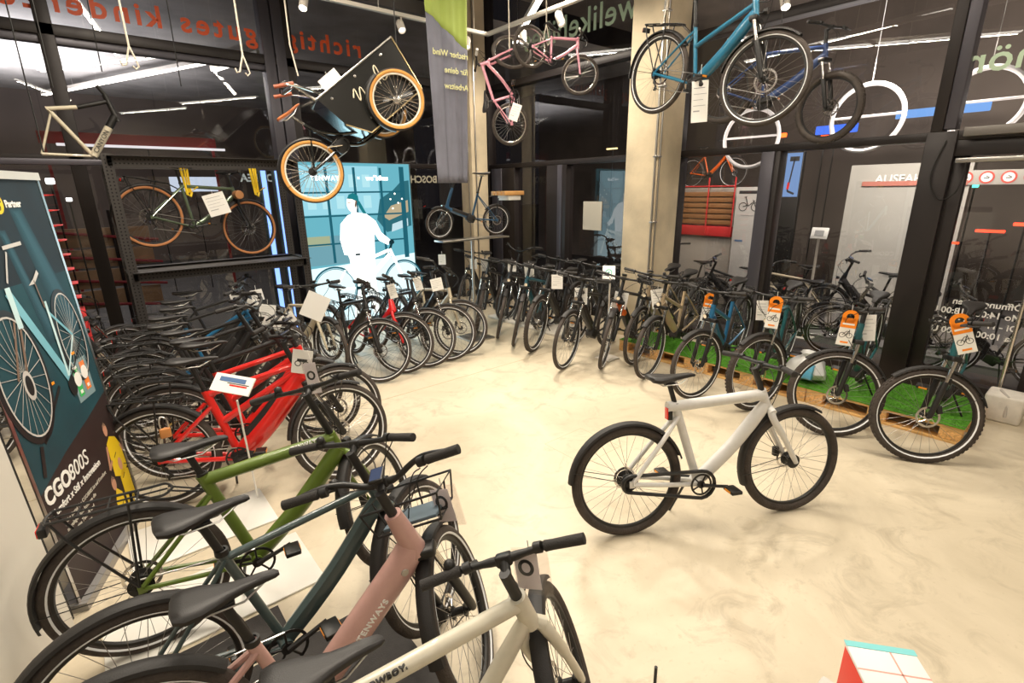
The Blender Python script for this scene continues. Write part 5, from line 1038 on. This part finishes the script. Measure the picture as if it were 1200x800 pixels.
# ------------------------------------------------------------------ price tags
def card(P, size, yaw, label, group='white price tags', tilt=0., style='white', cord=.05, parent=None):
    """hanging card; P = centre; yaw = direction its face looks"""
    w, h = size; N_ = Vector((math.cos(math.radians(yaw)), math.sin(math.radians(yaw)), 0)); U = Vector((0, 0, 1)).cross(N_); V = Vector((0, 0, 1)) * math.cos(math.radians(tilt)) + U * math.sin(math.radians(tilt)); U = V.cross(N_)
    pl = Plane(Vector(P) - U * w / 2 - V * h / 2, U, V)
    b = MB(); b.use(WHITE); pl.rect(b, 0, 0, w, h * (.72 if style == 'orange' else 1), -.001, .002)
    if style == 'orange': b.use(mat('tag_orange', (.95, .27, .01), .5)); pl.rect(b, 0, h * .52, w, h * .80, .0012, .001); pl.ring(b, (w / 2, h * .84), w * .52, w * .5, w * .27, .0012, .001, 20)
    o = b.build('price_tag', None, smooth=False); tag(o, label, 'price tag', group)
    b = MB(); b.use(INK if style != 'white' else GREYINK)
    if style == 'orange':
        for x in (.27, .73): pl.ring(b, (w * x, h * .30), w * .2, w * .2, .004, .0016, .0006, 18)
        pl.line(b, (w * .27, h * .3), (w * .5, h * .42), .004, .002); pl.line(b, (w * .5, h * .42), (w * .68, h * .42), .004, .002); pl.line(b, (w * .45, h * .28), (w * .68, h * .45), .005, .002); pl.line(b, (w * .73, h * .3), (w * .66, h * .47), .004, .002)
        b.use(mat('tag_orange', (.95, .27, .01), .5)); pl.rect(b, w * .25, h * .07, w * .75, h * .12, .0016, .0006); b.use(WHITE); pl.rect(b, w * .12, h * .60, w * .88, h * .65, .0026, .0006)
    elif style == 'picture':
        for x in (.3, .7): pl.ring(b, (w * x, h * .42), w * .16, w * .16, .006, .0016, .0006, 18)
        b.use(INK); pl.rect(b, w * .25, h * .5, w * .75, h * .62, .0016, .0006)
    elif style == 'white':
        for k, (x1, hh) in enumerate(((.8, .02), (.9, .012), (.7, .012), (.85, .012), (.5, .03))): pl.rect(b, w * .12, h * (.82 - k * .14), w * x1, h * (.82 - k * .14) + h * hh, .0016, .0006)
    if b.v: b.build('tag_print', None, o, smooth=False)
    if cord:
        t0 = Vector(P) + V * h / 2; c = MB(); c.tube([t0 - V * .01, t0 + Vector((0, 0, cord))], .002, 5); c.build('tag_cord', WHITE, o)
    return o
OG = 'orange topped hang tags'
for P_, l, tl in (((4.66, 2.52, .88), 'orange topped tag on the bar of the bright blue bicycle', 6), ((4.66, 1.89, .94), 'orange topped tag on the teal bicycle above the plastic bag', 4), ((4.63, 1.29, .92), 'orange topped tag on the teal bicycle second from the door', 4), ((4.63, .585, 1.02), 'orange topped tag, tilted, on the bicycle beside the concrete block', -22)): card(P_, (.11, .29), 205, l, OG, tl, 'orange')
WT = [((4.75, 3.16, .86), 'white tag in front of the nearer sand coloured bicycle', -10, 215, (.16, .22)), ((4.72, 3.66, .77), 'white tag hanging low in front of the concrete column', 8, 215, (.16, .20)), ((4.38, 3.98, .82), 'white tag on the grey-black bicycle with silver fork', 0, 222, (.15, .2)), ((4.42, 4.42, .93), 'white tag on the bicycle above the light floor platform', 0, 222, (.14, .18)),
      ((4.60, 5.14, .97), 'white tag left of the petrol blue frame tube', -4, 228, (.13, .17)), ((4.60, 5.51, .99), 'white tag among the handlebars under the pink bicycles', 0, 228, (.12, .15)), ((4.60, 6.14, .95), 'white tag on the bicycle just right of the T stand pole', 0, 232, (.13, .19)), ((4.58, 6.42, .95), 'white tag on the bicycle just left of the T stand pole', 0, 232, (.11, .18)), ((4.50, 7.20, .94), 'white tag farthest back beside the lit screen', 0, 235, (.12, .17)),
      ((4.76, 2.04, .92), 'white tag half behind the orange topped tag above the bag', -3, 205, (.10, .19)), ((4.80, 1.20, .91), 'white tag in a clear sleeve beside the second orange topped tag', -6, 205, (.12, .22)),
      ((2.62, 5.30, .93), 'pinkish tag by the red step-through frame before the screen', -12, 250, (.09, .17)), ((2.95, 5.28, .98), 'narrow pale tag before the lit screen', -12, 250, (.09, .16)), ((3.17, 5.22, .95), 'white square tag before the screen, right of centre', -10, 245, (.14, .15)),
      ((.98, 3.42, .93), 'pale tag with a small picture on the red bicycle', 12, 240, (.13, .17)), ((1.56, 4.79, 1.0), 'large blank white board on the handlebar by the screen corner', 28, 245, (.21, .25)),
      ((1.15, 6.1, .97), 'small white tag in the packed left row, topmost', -10, 250, (.11, .10)), ((1.32, 5.88, .98), 'small white tag in the packed left row, right of the topmost', -8, 250, (.12, .12)), ((1.18, 5.55, .95), 'small white tag in the middle of the packed left row', 30, 250, (.11, .10)), ((1.20, 5.05, .97), 'white tag in the packed left row nearer the screen corner', 12, 250, (.14, .12)), ((1.14, 4.66, .95), 'tilted white tag low in the packed left row', 30, 250, (.15, .12)), ((1.28, 4.66, .95), 'white tag lowest right in the packed left row', -25, 250, (.10, .12))]
for P_, l, tl, yw, sz_ in WT: card(P_, sz_, yw, l, 'white price tags', tl, 'picture' if 'picture' in l else ('plain' if 'blank' in l else 'white'))
card((4.17, 2.52, 2.72), (.13, .32), 215, 'white tag in a clear bag under the ocean blue hanging bicycle', 'white price tags', -3, cord=.12)
card((1.24, 6.72, 1.92), (.22, .24), 258, 'white tag hanging in the frame of the moss green shelf bicycle', 'white price tags', -14, cord=.04)
card((2.28, 5.62, 3.14), (.22, .14), 245, 'white tag on the handlebar of the cargo trike', 'white price tags', -38, cord=.03)
card((3.76, 4.42, 2.82), (.10, .17), 225, 'white tag on the nose-up pink childs bicycle', 'white price tags', 20, cord=.03)
FILM = glassmat('clear_film', (.96, .95, .95), 1.5, .15)
def sleeve(P, size, yaw, tilt, label):
    w, h = size; N_ = Vector((math.cos(math.radians(yaw)), math.sin(math.radians(yaw)), 0)); U = Vector((0, 0, 1)).cross(N_); V = Vector((0, 0, 1)) * math.cos(math.radians(tilt)) + U * math.sin(math.radians(tilt)); U = V.cross(N_)
    pl = Plane(Vector(P) - U * w / 2 - V * h / 2, U, V); b = MB(); pl.rect(b, 0, 0, w, h, .004, .001); pl.rect(b, 0, 0, w, h, -.004, .001); o = b.build('clear_sleeve', FILM, smooth=False); tag(o, label, 'clear sleeve', 'clear plastic sleeves')
    b = MB(); b.use(mat('sleeve_paper', (.85, .80, .82), .6)); pl.rect(b, w * .05, h * .1, w * .7, h * .9, 0, .001); b.use(INK); pl.ring(b, (w * .35, h * .58), w * .22, w * .26, .012, .0012, .0006, 18); b.build('sleeve_paper', None, o, smooth=False); t0 = Vector(P) + V * h / 2; c = MB(); c.tube([t0 - V * .01, t0 + Vector((-.005, 0, .035))], .002, 5); c.build('sleeve_cord', WHITE, o)
sleeve((.89, .985, .87), (.12, .17), 215, -8, 'clear sleeve with a picture card behind the cream bicycle stem')
sleeve((.90, 1.50, .84), (.12, .18), 215, -14, 'clear sleeve hanging under the slate grey bicycle handlebar')
sleeve((.96, 3.13, .90), (.12, .26), 235, -6, 'long clear sleeve hanging from the red bicycle handlebar')
# info sign on rod
s = thing('info_sign', 'white tilted info sign on a thin rod beside the red bicycle', 'sign')
b = MB(); b.tube([(.58, 3.48, .012), (.53, 3.28, .82)], .006, 8); b.build('sign_rod', WHITE, s)
pl = Plane((.42, 3.44, .87), Vector((.19, -.24, -.03)), Vector((.10, .08, .12))); b = MB(); pl.rect(b, 0, 0, .27, .12, 0, .01); pn = b.build('sign_panel', WHITE, s, smooth=False)
b = MB(); b.use(mat('sign_blue', (.10, .18, .35), .5)); pl.rect(b, .04, .07, .22, .10, .0105, .001); b.use(REDL); pl.rect(b, .12, .045, .24, .055, .0105, .001); b.use(INK); pl.rect(b, .10, .06, .25, .065, .0105, .001); b.build('sign_print', None, pn, smooth=False)
s = thing('info_sign', 'small white sign with a green round mark on a pole before the concrete column', 'sign')
b = MB(); b.tube([(4.72, 3.83, .02), (4.72, 3.83, 1.02)], .010, 8); b.build('sign_pole', TRK, s); b = MB(); b.rbox((4.62, 3.72, 0), (4.84, 3.94, .02), .006); b.build('sign_base', TRK, s)
pl = Plane((4.66, 3.90, 1.0), (.10, -.125, 0.0), (.07, .06, .16)); b = MB(); pl.rect(b, 0, 0, .15, .17, 0, .006); pn = b.build('sign_panel', WHITE, s, smooth=False)
b = MB(); b.use(mat('sign_green', (.10, .5, .35), .5)); pl.ring(b, (.075, .085), .04, .04, .012, .0065, .001, 20); pl.ell(b, (.075, .085), .012, .012, .0065); b.build('sign_mark', None, pn, smooth=False)
# padlock with cable on the red bicycle
s = thing('padlock', 'orange-brown padlock hanging over the rear wheel of the red bicycle', 'padlock')
b = MB(); b.rbox((.125, 3.52, .60), (.185, 3.55, .66), .008); b.build('lock_body', mat('lock_orange', (.55, .22, .06), .5), s); b = MB(); b.tube(smooth_path([(.135, 3.535, .655), (.135, 3.535, .71), (.15, 3.54, .735), (.175, 3.535, .71), (.175, 3.535, .655)], 4), .005, 6); b.build('shackle', STEEL, s)
# paper on the window
b = MB(); b.box((XR - .018, 5.41, 1.39), (XR - .008, 5.80, 1.84)); tag(b.build('paper_sheet', mat('cream_paper', (.50, .46, .38), .7), smooth=False), 'blank cream sheet taped to the dark window left of the concrete column', 'paper')

# ------------------------------------------------------------------ carton and rod at the bottom edge
s = thing('carton', 'red carton with a white and turquoise top near the bottom edge', 'box')
Tm = Matrix.Translation((1.25, .115, .785)) @ Matrix.Rotation(math.radians(38), 4, 'Z')
b = MB(); b.rbox((-.10, -.075, -.14), (.10, .075, .138), .004, Tm); b.build('carton_body', mat('carton_red', (.80, .03, .015), .45), s)
b = MB(); b.use(mat('carton_white', (.82, .80, .76), .5)); b.rbox((-.045, -.077, .134), (.102, .077, .145), .003, Tm); b.use(mat('carton_turquoise', (.20, .60, .62), .5)); b.box((.085, -.078, .145), (.1025, .078, .1462), Tm); b.use(mat('carton_line', (.75, .35, .30), .5))
b.box((.02, -.077, .1452), (.024, .077, .1456), Tm); b.box((-.045, -.02, .1452), (.102, -.016, .1456), Tm); b.build('carton_top', None, s)
b = MB(); b.rbox((1.08, -.12, 0), (1.44, .30, .64), .01); tag(b.build('plinth', mat('plinth_white', (.6, .57, .52), .6)), 'low white plinth below the bottom picture edge carrying the red carton', 'plinth')
s = thing('rod_stand', 'thin black upright rod tip at the bottom edge of the picture', 'stand')
b = MB(); b.tube([(1.04, .60, .02), (1.063, .625, .665)], .005, 8); b.build('rod', BLACK, s); b = MB(); b.lathe([(0, .0), (.09, .0), (.09, .012), (.01, .022), (0, .022)], (1.04, .60, 0), axis='z', seg=24); b.build('rod_base', BLACK, s)

# ------------------------------------------------------------------ lettering on the glass
OL = mat('orange_film', (.75, .10, .02), .5); GL = mat('pale_green_film', (.48, .62, .45), .6); WLt = mat('white_film', (.70, .68, .64), .6)
pL = Plane((0, YL - .02, 0), (1, 0, 0), (0, 0, 1)); pR = Plane((XR - .02, 0, 0), (0, -1, 0), (0, 0, 1))
def gtext(body, plane, x, z, size, m, label, **k):
    o = text(body, plane, x, z, size, m, 'window_lettering', mirror=True, z=0, ext=.001, **k); return tag(o, label, 'window lettering', 'mirrored lettering on the glass')
gtext('gutes kinderzeug', pL, 2.40, 4.05, .34, OL, 'orange mirrored lettering on the upper left window, longest line', spacing=1.28, bold=.008)
gtext('richtig', pL, 3.95, 4.07, .34, OL, 'orange mirrored lettering above the cargo trike', spacing=1.28, bold=.008)
gtext('ORBEA', pL, 2.38, 2.20, .15, mat('pale_blue_film', (.45, .55, .62), .6), 'pale mirrored brand lettering beside the light columns', bold=.004)
gtext('BOSCH', pL, 5.22, 2.18, .17, mat('beige_film', (.45, .42, .32), .6), 'dark beige mirrored lettering right of the lit screen', bold=.004)
# right wall: reading mirrored, so the word starts at the right (small y)
gtext('welikebikes', pR, -4.9, 4.28, .48, GL, 'pale green mirrored lettering above the pink bicycles', bold=.004, spacing=1.05)
gtext('zubehör', pR, -1.22, 2.98, .30, GL, 'pale green mirrored lettering at the upper right window', bold=.004, spacing=1.05, align='RIGHT')
for i, s_ in enumerate(('Öffnungszeiten', 'Mo 14:00 - 18:00 Uhr', 'Di - Fr 10:00 - 18:00 Uhr', 'Sa 10:00 - 16:00 Uhr')):
    gtext(s_, Plane((XR - .015, 0, 0), (0, -1, 0), (0, 0, 1)), -.44, .92 - i * .098, .083, WLt, ['mirrored white line on the door glass, topmost of the opening hours', 'mirrored white opening hours line, second from the top', 'mirrored white opening hours line, third from the top', 'mirrored white opening hours line, lowest'][i], bold=.0015)

# ------------------------------------------------------------------ outside: seen through the glass
GB = mat('garage_plaster', (.42, .40, .36), .85, noise=.12, scale=1.5)
gw = MB(); gw.box((10.0, 1.6, -.15), (10.2, 3.15, 2.35)); tag(gw.build('garage_wall', GB, smooth=False), 'pale plastered wall of the garage exit across the lane', 'wall')
rb_ = MB(); rb_.box((9.97, 1.62, 2.02), (9.995, 2.95, 2.09)); tag(rb_.build('red_stripe_board', mat('faded_red', (.45, .16, .12), .6), smooth=False), 'thin faded red band under the exit lettering', 'board')
pA = Plane((9.98, 0, 0), (0, -1, 0), (0, 0, 1)); tag(text('AUSFAHRT', pA, -2.78, 2.07, .17, mat('sign_white', (.75, .74, .72), .6), 'wall_lettering', z=0, bold=.003), 'white AUSFAHRT lettering on the garage wall outside', 'lettering')
DK = mat('dark_facade', (.15, .12, .10), .8, noise=.4, scale=.8)
tag(MB().box((13, -12, -.15), (13.4, 14, 8)).build('opposite_facade', DK, smooth=False), 'dark facade across the lane behind the garage wall', 'building')
b = MB(); b.use(mat('road_ramp', (.17, .16, .155), .8, noise=.15, scale=2)); b.box((8.2, -6, -.15), (12.9, 3.0, -.12)); tag(b.build('garage_ramp', None, smooth=False), 'grey paved ramp outside the glass door', 'ramp')
area('lane_fill_light', (8.0, 2.0, 3.6), .8, 190, (1, .92, .8), (0, math.radians(-35), 0))  # added fill light to brighten the garage wall, has no fixture
# shelving with slats, red band, white sign: reflections in the glass, built outside as objects
sl = thing('reflected_shelving', 'brown slatted shelving with red rails, a shop reflection built beyond the window', 'shelving')
b = MB(); b.rbox((9.1, 4.62, -.1), (9.4, 5.75, 2.02), .01); b.build('shelving_body', mat('shelving_cream', (.42, .38, .33), .7), sl)
for k in range(6): b = MB(); b.rbox((9.04, 4.64, 1.37 + k * .10), (9.10, 5.72, 1.45 + k * .10), .006); b.build('slat', mat('slat_brown', (.30, .14, .05), .6), sl)
b = MB(); b.rbox((9.02, 4.60, 1.16), (9.10, 5.75, 1.34), .006); b.build('red_base', RED, sl)
b = MB(); b.tube([(9.0, 4.6, 2.05), (9.0, 5.76, 2.05)], .014, 6); b.tube([(9.0, 5.10, 1.2), (9.0, 5.10, 2.2)], .014, 6); b.tube([(9.0, 4.6, 1.2), (9.0, 4.6, 2.2)], .014, 6); b.build('red_rail', RED, sl)
ws = thing('reflected_poster', 'white poster board with a drawn bicycle, a reflection built beyond the window', 'poster')  # reflected poster, built as a board outside
b = MB(); b.rbox((8.98, 4.05, .0), (9.02, 4.55, 2.03), .004); b.build('board', mat('poster_white', (.50, .48, .45), .7), ws)
pp = Plane((8.975, 4.55, 0), (0, -1, 0), (0, 0, 1)); b = MB(); b.use(INK); pp.rect(b, .05, 1.92, .48, 1.97, 0)
for x in (.14, .36): pp.ring(b, (x, 1.70), .075, .075, .012, 0)
pp.line(b, (.14, 1.70), (.23, 1.73), .014, .001); pp.line(b, (.23, 1.71), (.18, 1.86), .016, .001); pp.line(b, (.23, 1.71), (.34, 1.80), .014, .001); pp.line(b, (.36, 1.70), (.31, 1.82), .012, .001); pp.line(b, (.15, 1.86), (.2, 1.87), .012, .001)
b.use(mat('sign_blue', (.10, .18, .35), .5)); pp.rect(b, .38, 1.80, .43, 1.85, 0); pp.rect(b, .06, 1.10, .2, 1.13, 0); b.use(GREYINK); pp.rect(b, .12, 1.55, .40, 1.56, 0); b.build('board_print', None, ws, smooth=False)
area('lane_fill_light', (7.6, 4.9, 3.3), .6, 35, (1, .85, .7), (0, math.radians(-35), 0))  # added fill light on the shelving and poster, has no fixture
bs = thing('light_box', 'pale blue lit box with a scooter silhouette beyond the window', 'light box')
b = MB(); b.rbox((10.0, 3.92, -.15), (10.1, 4.28, 2.62), .01); b.build('box_body', BLACK, bs); b = MB(); b.box((9.99, 3.94, 1.85), (10.0, 4.22, 2.60)); b.build('lit_face', lit('glow_paleblue', (.30, .48, .85), .9), bs, smooth=False)
pq = Plane((9.985, 4.26, 0), (0, -1, 0), (0, 0, 1)); b = MB(); b.use(INK); pq.line(b, (.20, 2.5), (.14, 1.95), .025, 0); pq.rect(b, .12, 2.46, .28, 2.54, 0); pq.line(b, (.14, 1.95), (.26, 1.9), .035, 0); b.use(REDL); pq.line(b, (.15, 2.1), (.14, 1.98), .04, .002); b.build('silhouette', None, bs, smooth=False)
# car lights and little shop lights
def glow(P, r, col, e, label, nm='distant_light', box=None):
    b = MB()
    if box: b.rbox((P[0] - .02, P[1] - box[0] / 2, P[2] - box[1] / 2), (P[0] + .02, P[1] + box[0] / 2, P[2] + box[1] / 2), min(box) * .3)
    else: b.lathe([(0, -r), (r * .7, -r * .7), (r, 0), (r * .7, r * .7), (0, r)], P, axis='z', seg=10)
    return tag(b.build(nm, lit('glow_%.2f_%.2f_%.2f_%.1f' % (*col, e), col, e)), label, 'light', 'small lights outside')
def pst(P, z0=-.15):
    return None
for (P_, bx_, c, e, l) in (((9.4, 1.18, 1.42), (.30, .035), (1, .05, .02), 5, 'red streak of a car tail light seen through the door, middle'), ((9.4, .86, 1.52), (.22, .04), (1, .05, .02), 6, 'red car tail light through the door, right one'), ((9.4, 1.62, 1.24), (.30, .03), (1, .06, .02), 4, 'red car light through the door, left one'), ((10.5, 1.8, 2.0), (.10, .08), (.1, .4, 1), 4, 'small blue lit sign through the door'), ((10.5, 1.62, 2.02), (.10, .08), (.1, 1, .6), 4, 'small green lit sign through the door'),
                        ((8.6, 8.6, 1.95), (.14, .06), (.1, 1, .7), 4, 'small green lit sign through the window by the corner'), ((9.2, 7.0, 1.2), (.10, .06), (.5, .7, 1), 4, 'small blue-white light low in the window left of the column'), ((9.6, 7.9, 2.9), (.30, .03), (1, .75, .3), 3, 'short warm light streak high in the window left of the column'), ((11.8, 4.1, 3.1), (.75, .16), (.08, .2, 1), 1.6, 'long blue lit shop fascia high beyond the window'), ((11.8, 2.5, 3.25), (1.3, .14), (.25, .5, 1), 1.2, 'pale blue lit shop fascia across the lane'), ((11.0, 4.0, 2.9), (.14, .08), (1, .08, .02), 5, 'red light below the hanging bicycles outside'), ((11.0, 4.75, 3.0), (.12, .08), (1, .12, .02), 5, 'small orange-red light outside below the blue wheel'), ((9.95, 2.1, 1.5), (.05, 1.0), (.2, .55, 1), 1.6, 'thin blue lit edge beside the garage wall')):
    b = MB(); b.use(lit('glow_%.2f_%.2f_%.2f_%.1f' % (*c, e), c, e)); b.rbox((P_[0] - .02, P_[1] - bx_[0] / 2, P_[2] - bx_[1] / 2), (P_[0] + .02, P_[1] + bx_[0] / 2, P_[2] + bx_[1] / 2), min(bx_) * .3); b.use(BLACK); b.tube([(P_[0] + .03, P_[1], P_[2]), (P_[0] + .03, P_[1], -.15)], .012, 6)
    tag(b.build('lane_light', None), l, 'light', 'small lights outside')
# car across the lane (simple parked car body with lit edge)
# road signs row on the garage fascia
rsn = thing('prohibition_sign_row', 'row of small round red rimmed signs seen at the top of the glass door', 'sign row')
b = MB(); b.rbox((9.98, .55, 2.02), (10.02, 1.75, 2.22), .004); b.build('sign_backing', GB, rsn)
for k in range(5):
    y = 1.66 - k * .23; q = Plane((9.975, y, 2.12), (0, -1, 0), (0, 0, 1)); b = MB(); b.use(mat('sign_rim_red', (.60, .08, .06), .5)); q.ell(b, (0, 0), .085, .085, 0); b.use(WHITE); q.ell(b, (0, 0), .062, .062, .002); b.use(INK); q.line(b, (-.03, -.01), (.03, -.01), .012, .004); q.line(b, (-.01, .02), (.03, .0), .01, .004); b.build('round_sign', None, rsn, smooth=False)
b = MB(); b.tube([(10.04, 1.7, -.15), (10.04, 1.7, 2.2)], .03, 8); b.tube([(10.04, .6, -.15), (10.04, .6, 2.2)], .03, 8); b.build('sign_post', STEEL, rsn)
# white hoops hung outside the upper windows
for i, (y, z, r, l) in enumerate(((3.93, 2.73, .41, 'white hanging hoop outside behind the ocean blue bicycle, leftmost'), (2.45, 2.86, .40, 'white hanging hoop outside, middle one'), (1.33, 2.90, .36, 'white hanging hoop outside below the pale green lettering, rightmost'))):
    h_ = thing('hanging_hoop', l, 'hoop', 'white hoops outside the upper windows', (8, y, z))
    b = MB(); b.tube([(0, r * math.cos(2 * PI * k / 40), r * math.sin(2 * PI * k / 40)) for k in range(40)], .028, 8, closed=True); b.build('hoop_ring', mat('hoop_white', (.62, .60, .60), .4), h_)
    b = MB(); b.tube([(0, -r, .02), (0, r, .02)], .015, 8); b.build('hoop_bar', mat('hoop_white', (.62, .60, .60), .4), h_)
    b = MB(); b.tube([(0, 0, r), (0, 0, 5.6 - z)], .005, 5); b.build('hoop_wire', STEEL, h_)
area('hoop_lamp', (7.2, 2.6, 3.9), 1.2, 16, (1, .95, .9), (0, math.radians(-50), 0))
# bikes added outside the glass, standing in for reflections of the shop's bikes
place('black', 7.6, 1.1, 100, 5, 20, 'black bicycle standing in for a reflection beyond the glass door', 'bicycles outside standing in for reflections', z=-.15)
place('black_step', 7.5, 2.3, 95, 5, -15, 'black bicycle standing in for a reflection beyond the middle window', 'bicycles outside standing in for reflections', z=-.15)
area('arcade_fill_light', (10.0, 1.5, 2.6), 5, 260, (1, .9, .8), (math.radians(180), 0, 0), 6)  # added up-light to brighten the arcade soffit, has no fixture
ob_ = [(8.0, 3.4, 92, 'black', 'black bicycle standing in for a reflection in front of the poster board'), (8.15, 4.3, 88, 'black_step', 'black step-through bicycle standing in for a reflection before the slatted shelving'), (7.7, .2, 98, 'black', 'black bicycle standing in for a reflection near the right picture edge'), (8.6, 1.7, 80, 'black_step', 'black step-through bicycle standing in for a reflection on the garage ramp'), (8.7, 2.8, 100, 'beige', 'cream forked bicycle standing in for a reflection before the garage wall')]
for x, y, a, s_, l in ob_: place(s_, x, y, a, 5, 15, l, 'bicycles outside standing in for reflections', z=-.15 if x < 8.2 else -.12)  # indoor bikes' reflections, built as real bikes outside
place('orangeb', 9.25, 5.62, -92, 0, 5, 'orange bicycle on top of the slatted shelving, standing in for a reflection', 'bicycles outside standing in for reflections', z=2.03, scale=.75)  # orange reflection in the glass, built as a bicycle
s = thing('info_sign', 'small white tilted display on a pole outside the middle window', 'sign', None, (8.0, 2.78, -.15)); b = MB(); b.tube([(0, 0, .02), (0, 0, 1.50)], .018, 8); b.build('sign_pole', TRK, s); b = MB(); b.rbox((-.12, -.12, 0), (.12, .12, .02), .005); b.build('sign_base', TRK, s)
b = MB(); b.rbox((-.01, -.11, -.08), (.01, .11, .08), .008, Matrix.Translation((0, 0, 1.54)) @ Matrix.Rotation(.3, 4, 'Y')); pn = b.build('sign_panel', WHITE, s); b = MB(); b.box((-.013, -.06, -.04), (-.0105, .06, .04), Matrix.Translation((0, 0, 1.54)) @ Matrix.Rotation(.3, 4, 'Y')); b.build('sign_print', GREYINK, pn)
# left passage: lit soffit, strips, timber barrier
for i, (c, L, a, l) in enumerate((((1.5, 16.2, 4.7), 8, -67, 'long lit strip outside the upper left window'), ((3.1, 12.5, 4.6), 2.0, -77, 'short bright strip above the shelf, standing in for a reflected shop lamp'))):  # the short strip stands in for a shop lamp's reflection
    t = thing('passage_strip_lamp', l, 'lamp', 'strip lamps in the passage', c, math.radians(a)); b = MB(); b.rbox((-L / 2, -.06, -.02), (L / 2, .06, 0), .006); b.build('diffuser', LITW, t); b = MB(); b.rbox((-L / 2, -.07, 0), (L / 2, .07, .08), .006); b.build('lamp_housing', TRK, t)
    b = MB(); b.tube([(L * .3, 0, .08), (L * .3, 0, .24)], .006, 5); b.tube([(-L * .3, 0, .08), (-L * .3, 0, .24)], .006, 5); b.build('suspension_wire', STEEL, t)
area('passage_fill_light', (-.8, 15.5, 3.4), 3.5, 620, (.95, .95, 1.), (math.radians(180), 0, 0), 4)  # added up-light to brighten the passage soffit, has no fixture
area('passage_fill_light', (1.8, 15.5, 4.5), 6, 70, (1, .93, .85), (0, 0, 0), 2)  # added down-light for the passage ground, has no fixture
for (P_, bx_, c, e, l) in (((2.2, 14.0, 2.25), (.95, .32), (.75, .85, 1), 1.0, 'pale lit shop sign seen between the straps of the steel shelf'), ((-.21, 10.2, 2.24), (.10, .08), (1, 1, .95), 14, 'small glaring white light right of the banner top'), ((-.05, 10.2, 1.98), (.07, .05), (1, .98, .9), 8, 'second small white light below the glaring one'), ((3.7, 12.0, 2.05), (.12, .10), (1, .5, .1), 4, 'small amber light in the passage'), ((1.4, 13.5, 2.98), (2.9, .05), (.95, .9, .9), 1.2, 'thin pale horizontal light line above the steel shelf')):
    b = MB(); b.use(lit('glow_%.2f_%.2f_%.2f_%.1f' % (*c, e), c, e)); b.rbox((P_[0] - bx_[0] / 2, P_[1] - .02, P_[2] - bx_[1] / 2), (P_[0] + bx_[0] / 2, P_[1] + .02, P_[2] + bx_[1] / 2), min(bx_) * .3); b.use(BLACK); b.tube([(P_[0], P_[1] + .03, P_[2]), (P_[0], P_[1] + .03, -.15)], .012, 6)
    tag(b.build('lane_light', None), l, 'light', 'small lights outside')
b = MB(); b.box((-.3, 13.6, 3.0), (2.7, 13.66, 3.22)); b.box((-.25, 13.6, -.15), (-.2, 13.66, 3.0)); b.box((2.6, 13.6, -.15), (2.65, 13.66, 3.0)); tag(b.build('red_fascia', mat('fascia_red', (.30, .02, .02), .6), smooth=False), 'dark red shop fascia board in the passage above the shelf', 'fascia')
tb = thing('timber_barrier', 'timber board barrier with dark red rails beyond the left window', 'barrier')
for k in range(4): b = MB(); b.rbox((-1.4, 10.9, .2 + k * .34), (.9, 10.95, .5 + k * .34), .006); b.build('board', mat('barrier_wood', (.36, .22, .12), .7, noise=.2, scale=5), tb)
for k in range(4): b = MB(); b.tube([(-1.5, 10.8, .5 + k * .38), (1.0, 10.8, .15 + k * .38)], .025, 6); b.build('rail', mat('dark_red_rail', (.30, .02, .03), .5), tb)
b = MB(); b.tube([(-.9, 10.86, -.15), (-.9, 10.86, 1.8)], .03, 6); b.tube([(.4, 10.86, -.15), (.4, 10.86, 1.8)], .03, 6); b.build('barrier_post', DARKFRAME, tb)
tag(MB().box((-14, 21, -.15), (12, 21.3, 4.95)).build('passage_end_wall', mat('passage_wall', (.13, .10, .085), .85, noise=.3, scale=1), smooth=False), 'grey end wall of the covered passage behind the left windows', 'wall')
rl_ = text('radladen', Plane((0, 20.95, 0), (1, 0, 0), (0, 0, 1)), 0, 0, .01, REDL, 'x'); bpy.data.objects.remove(rl_)
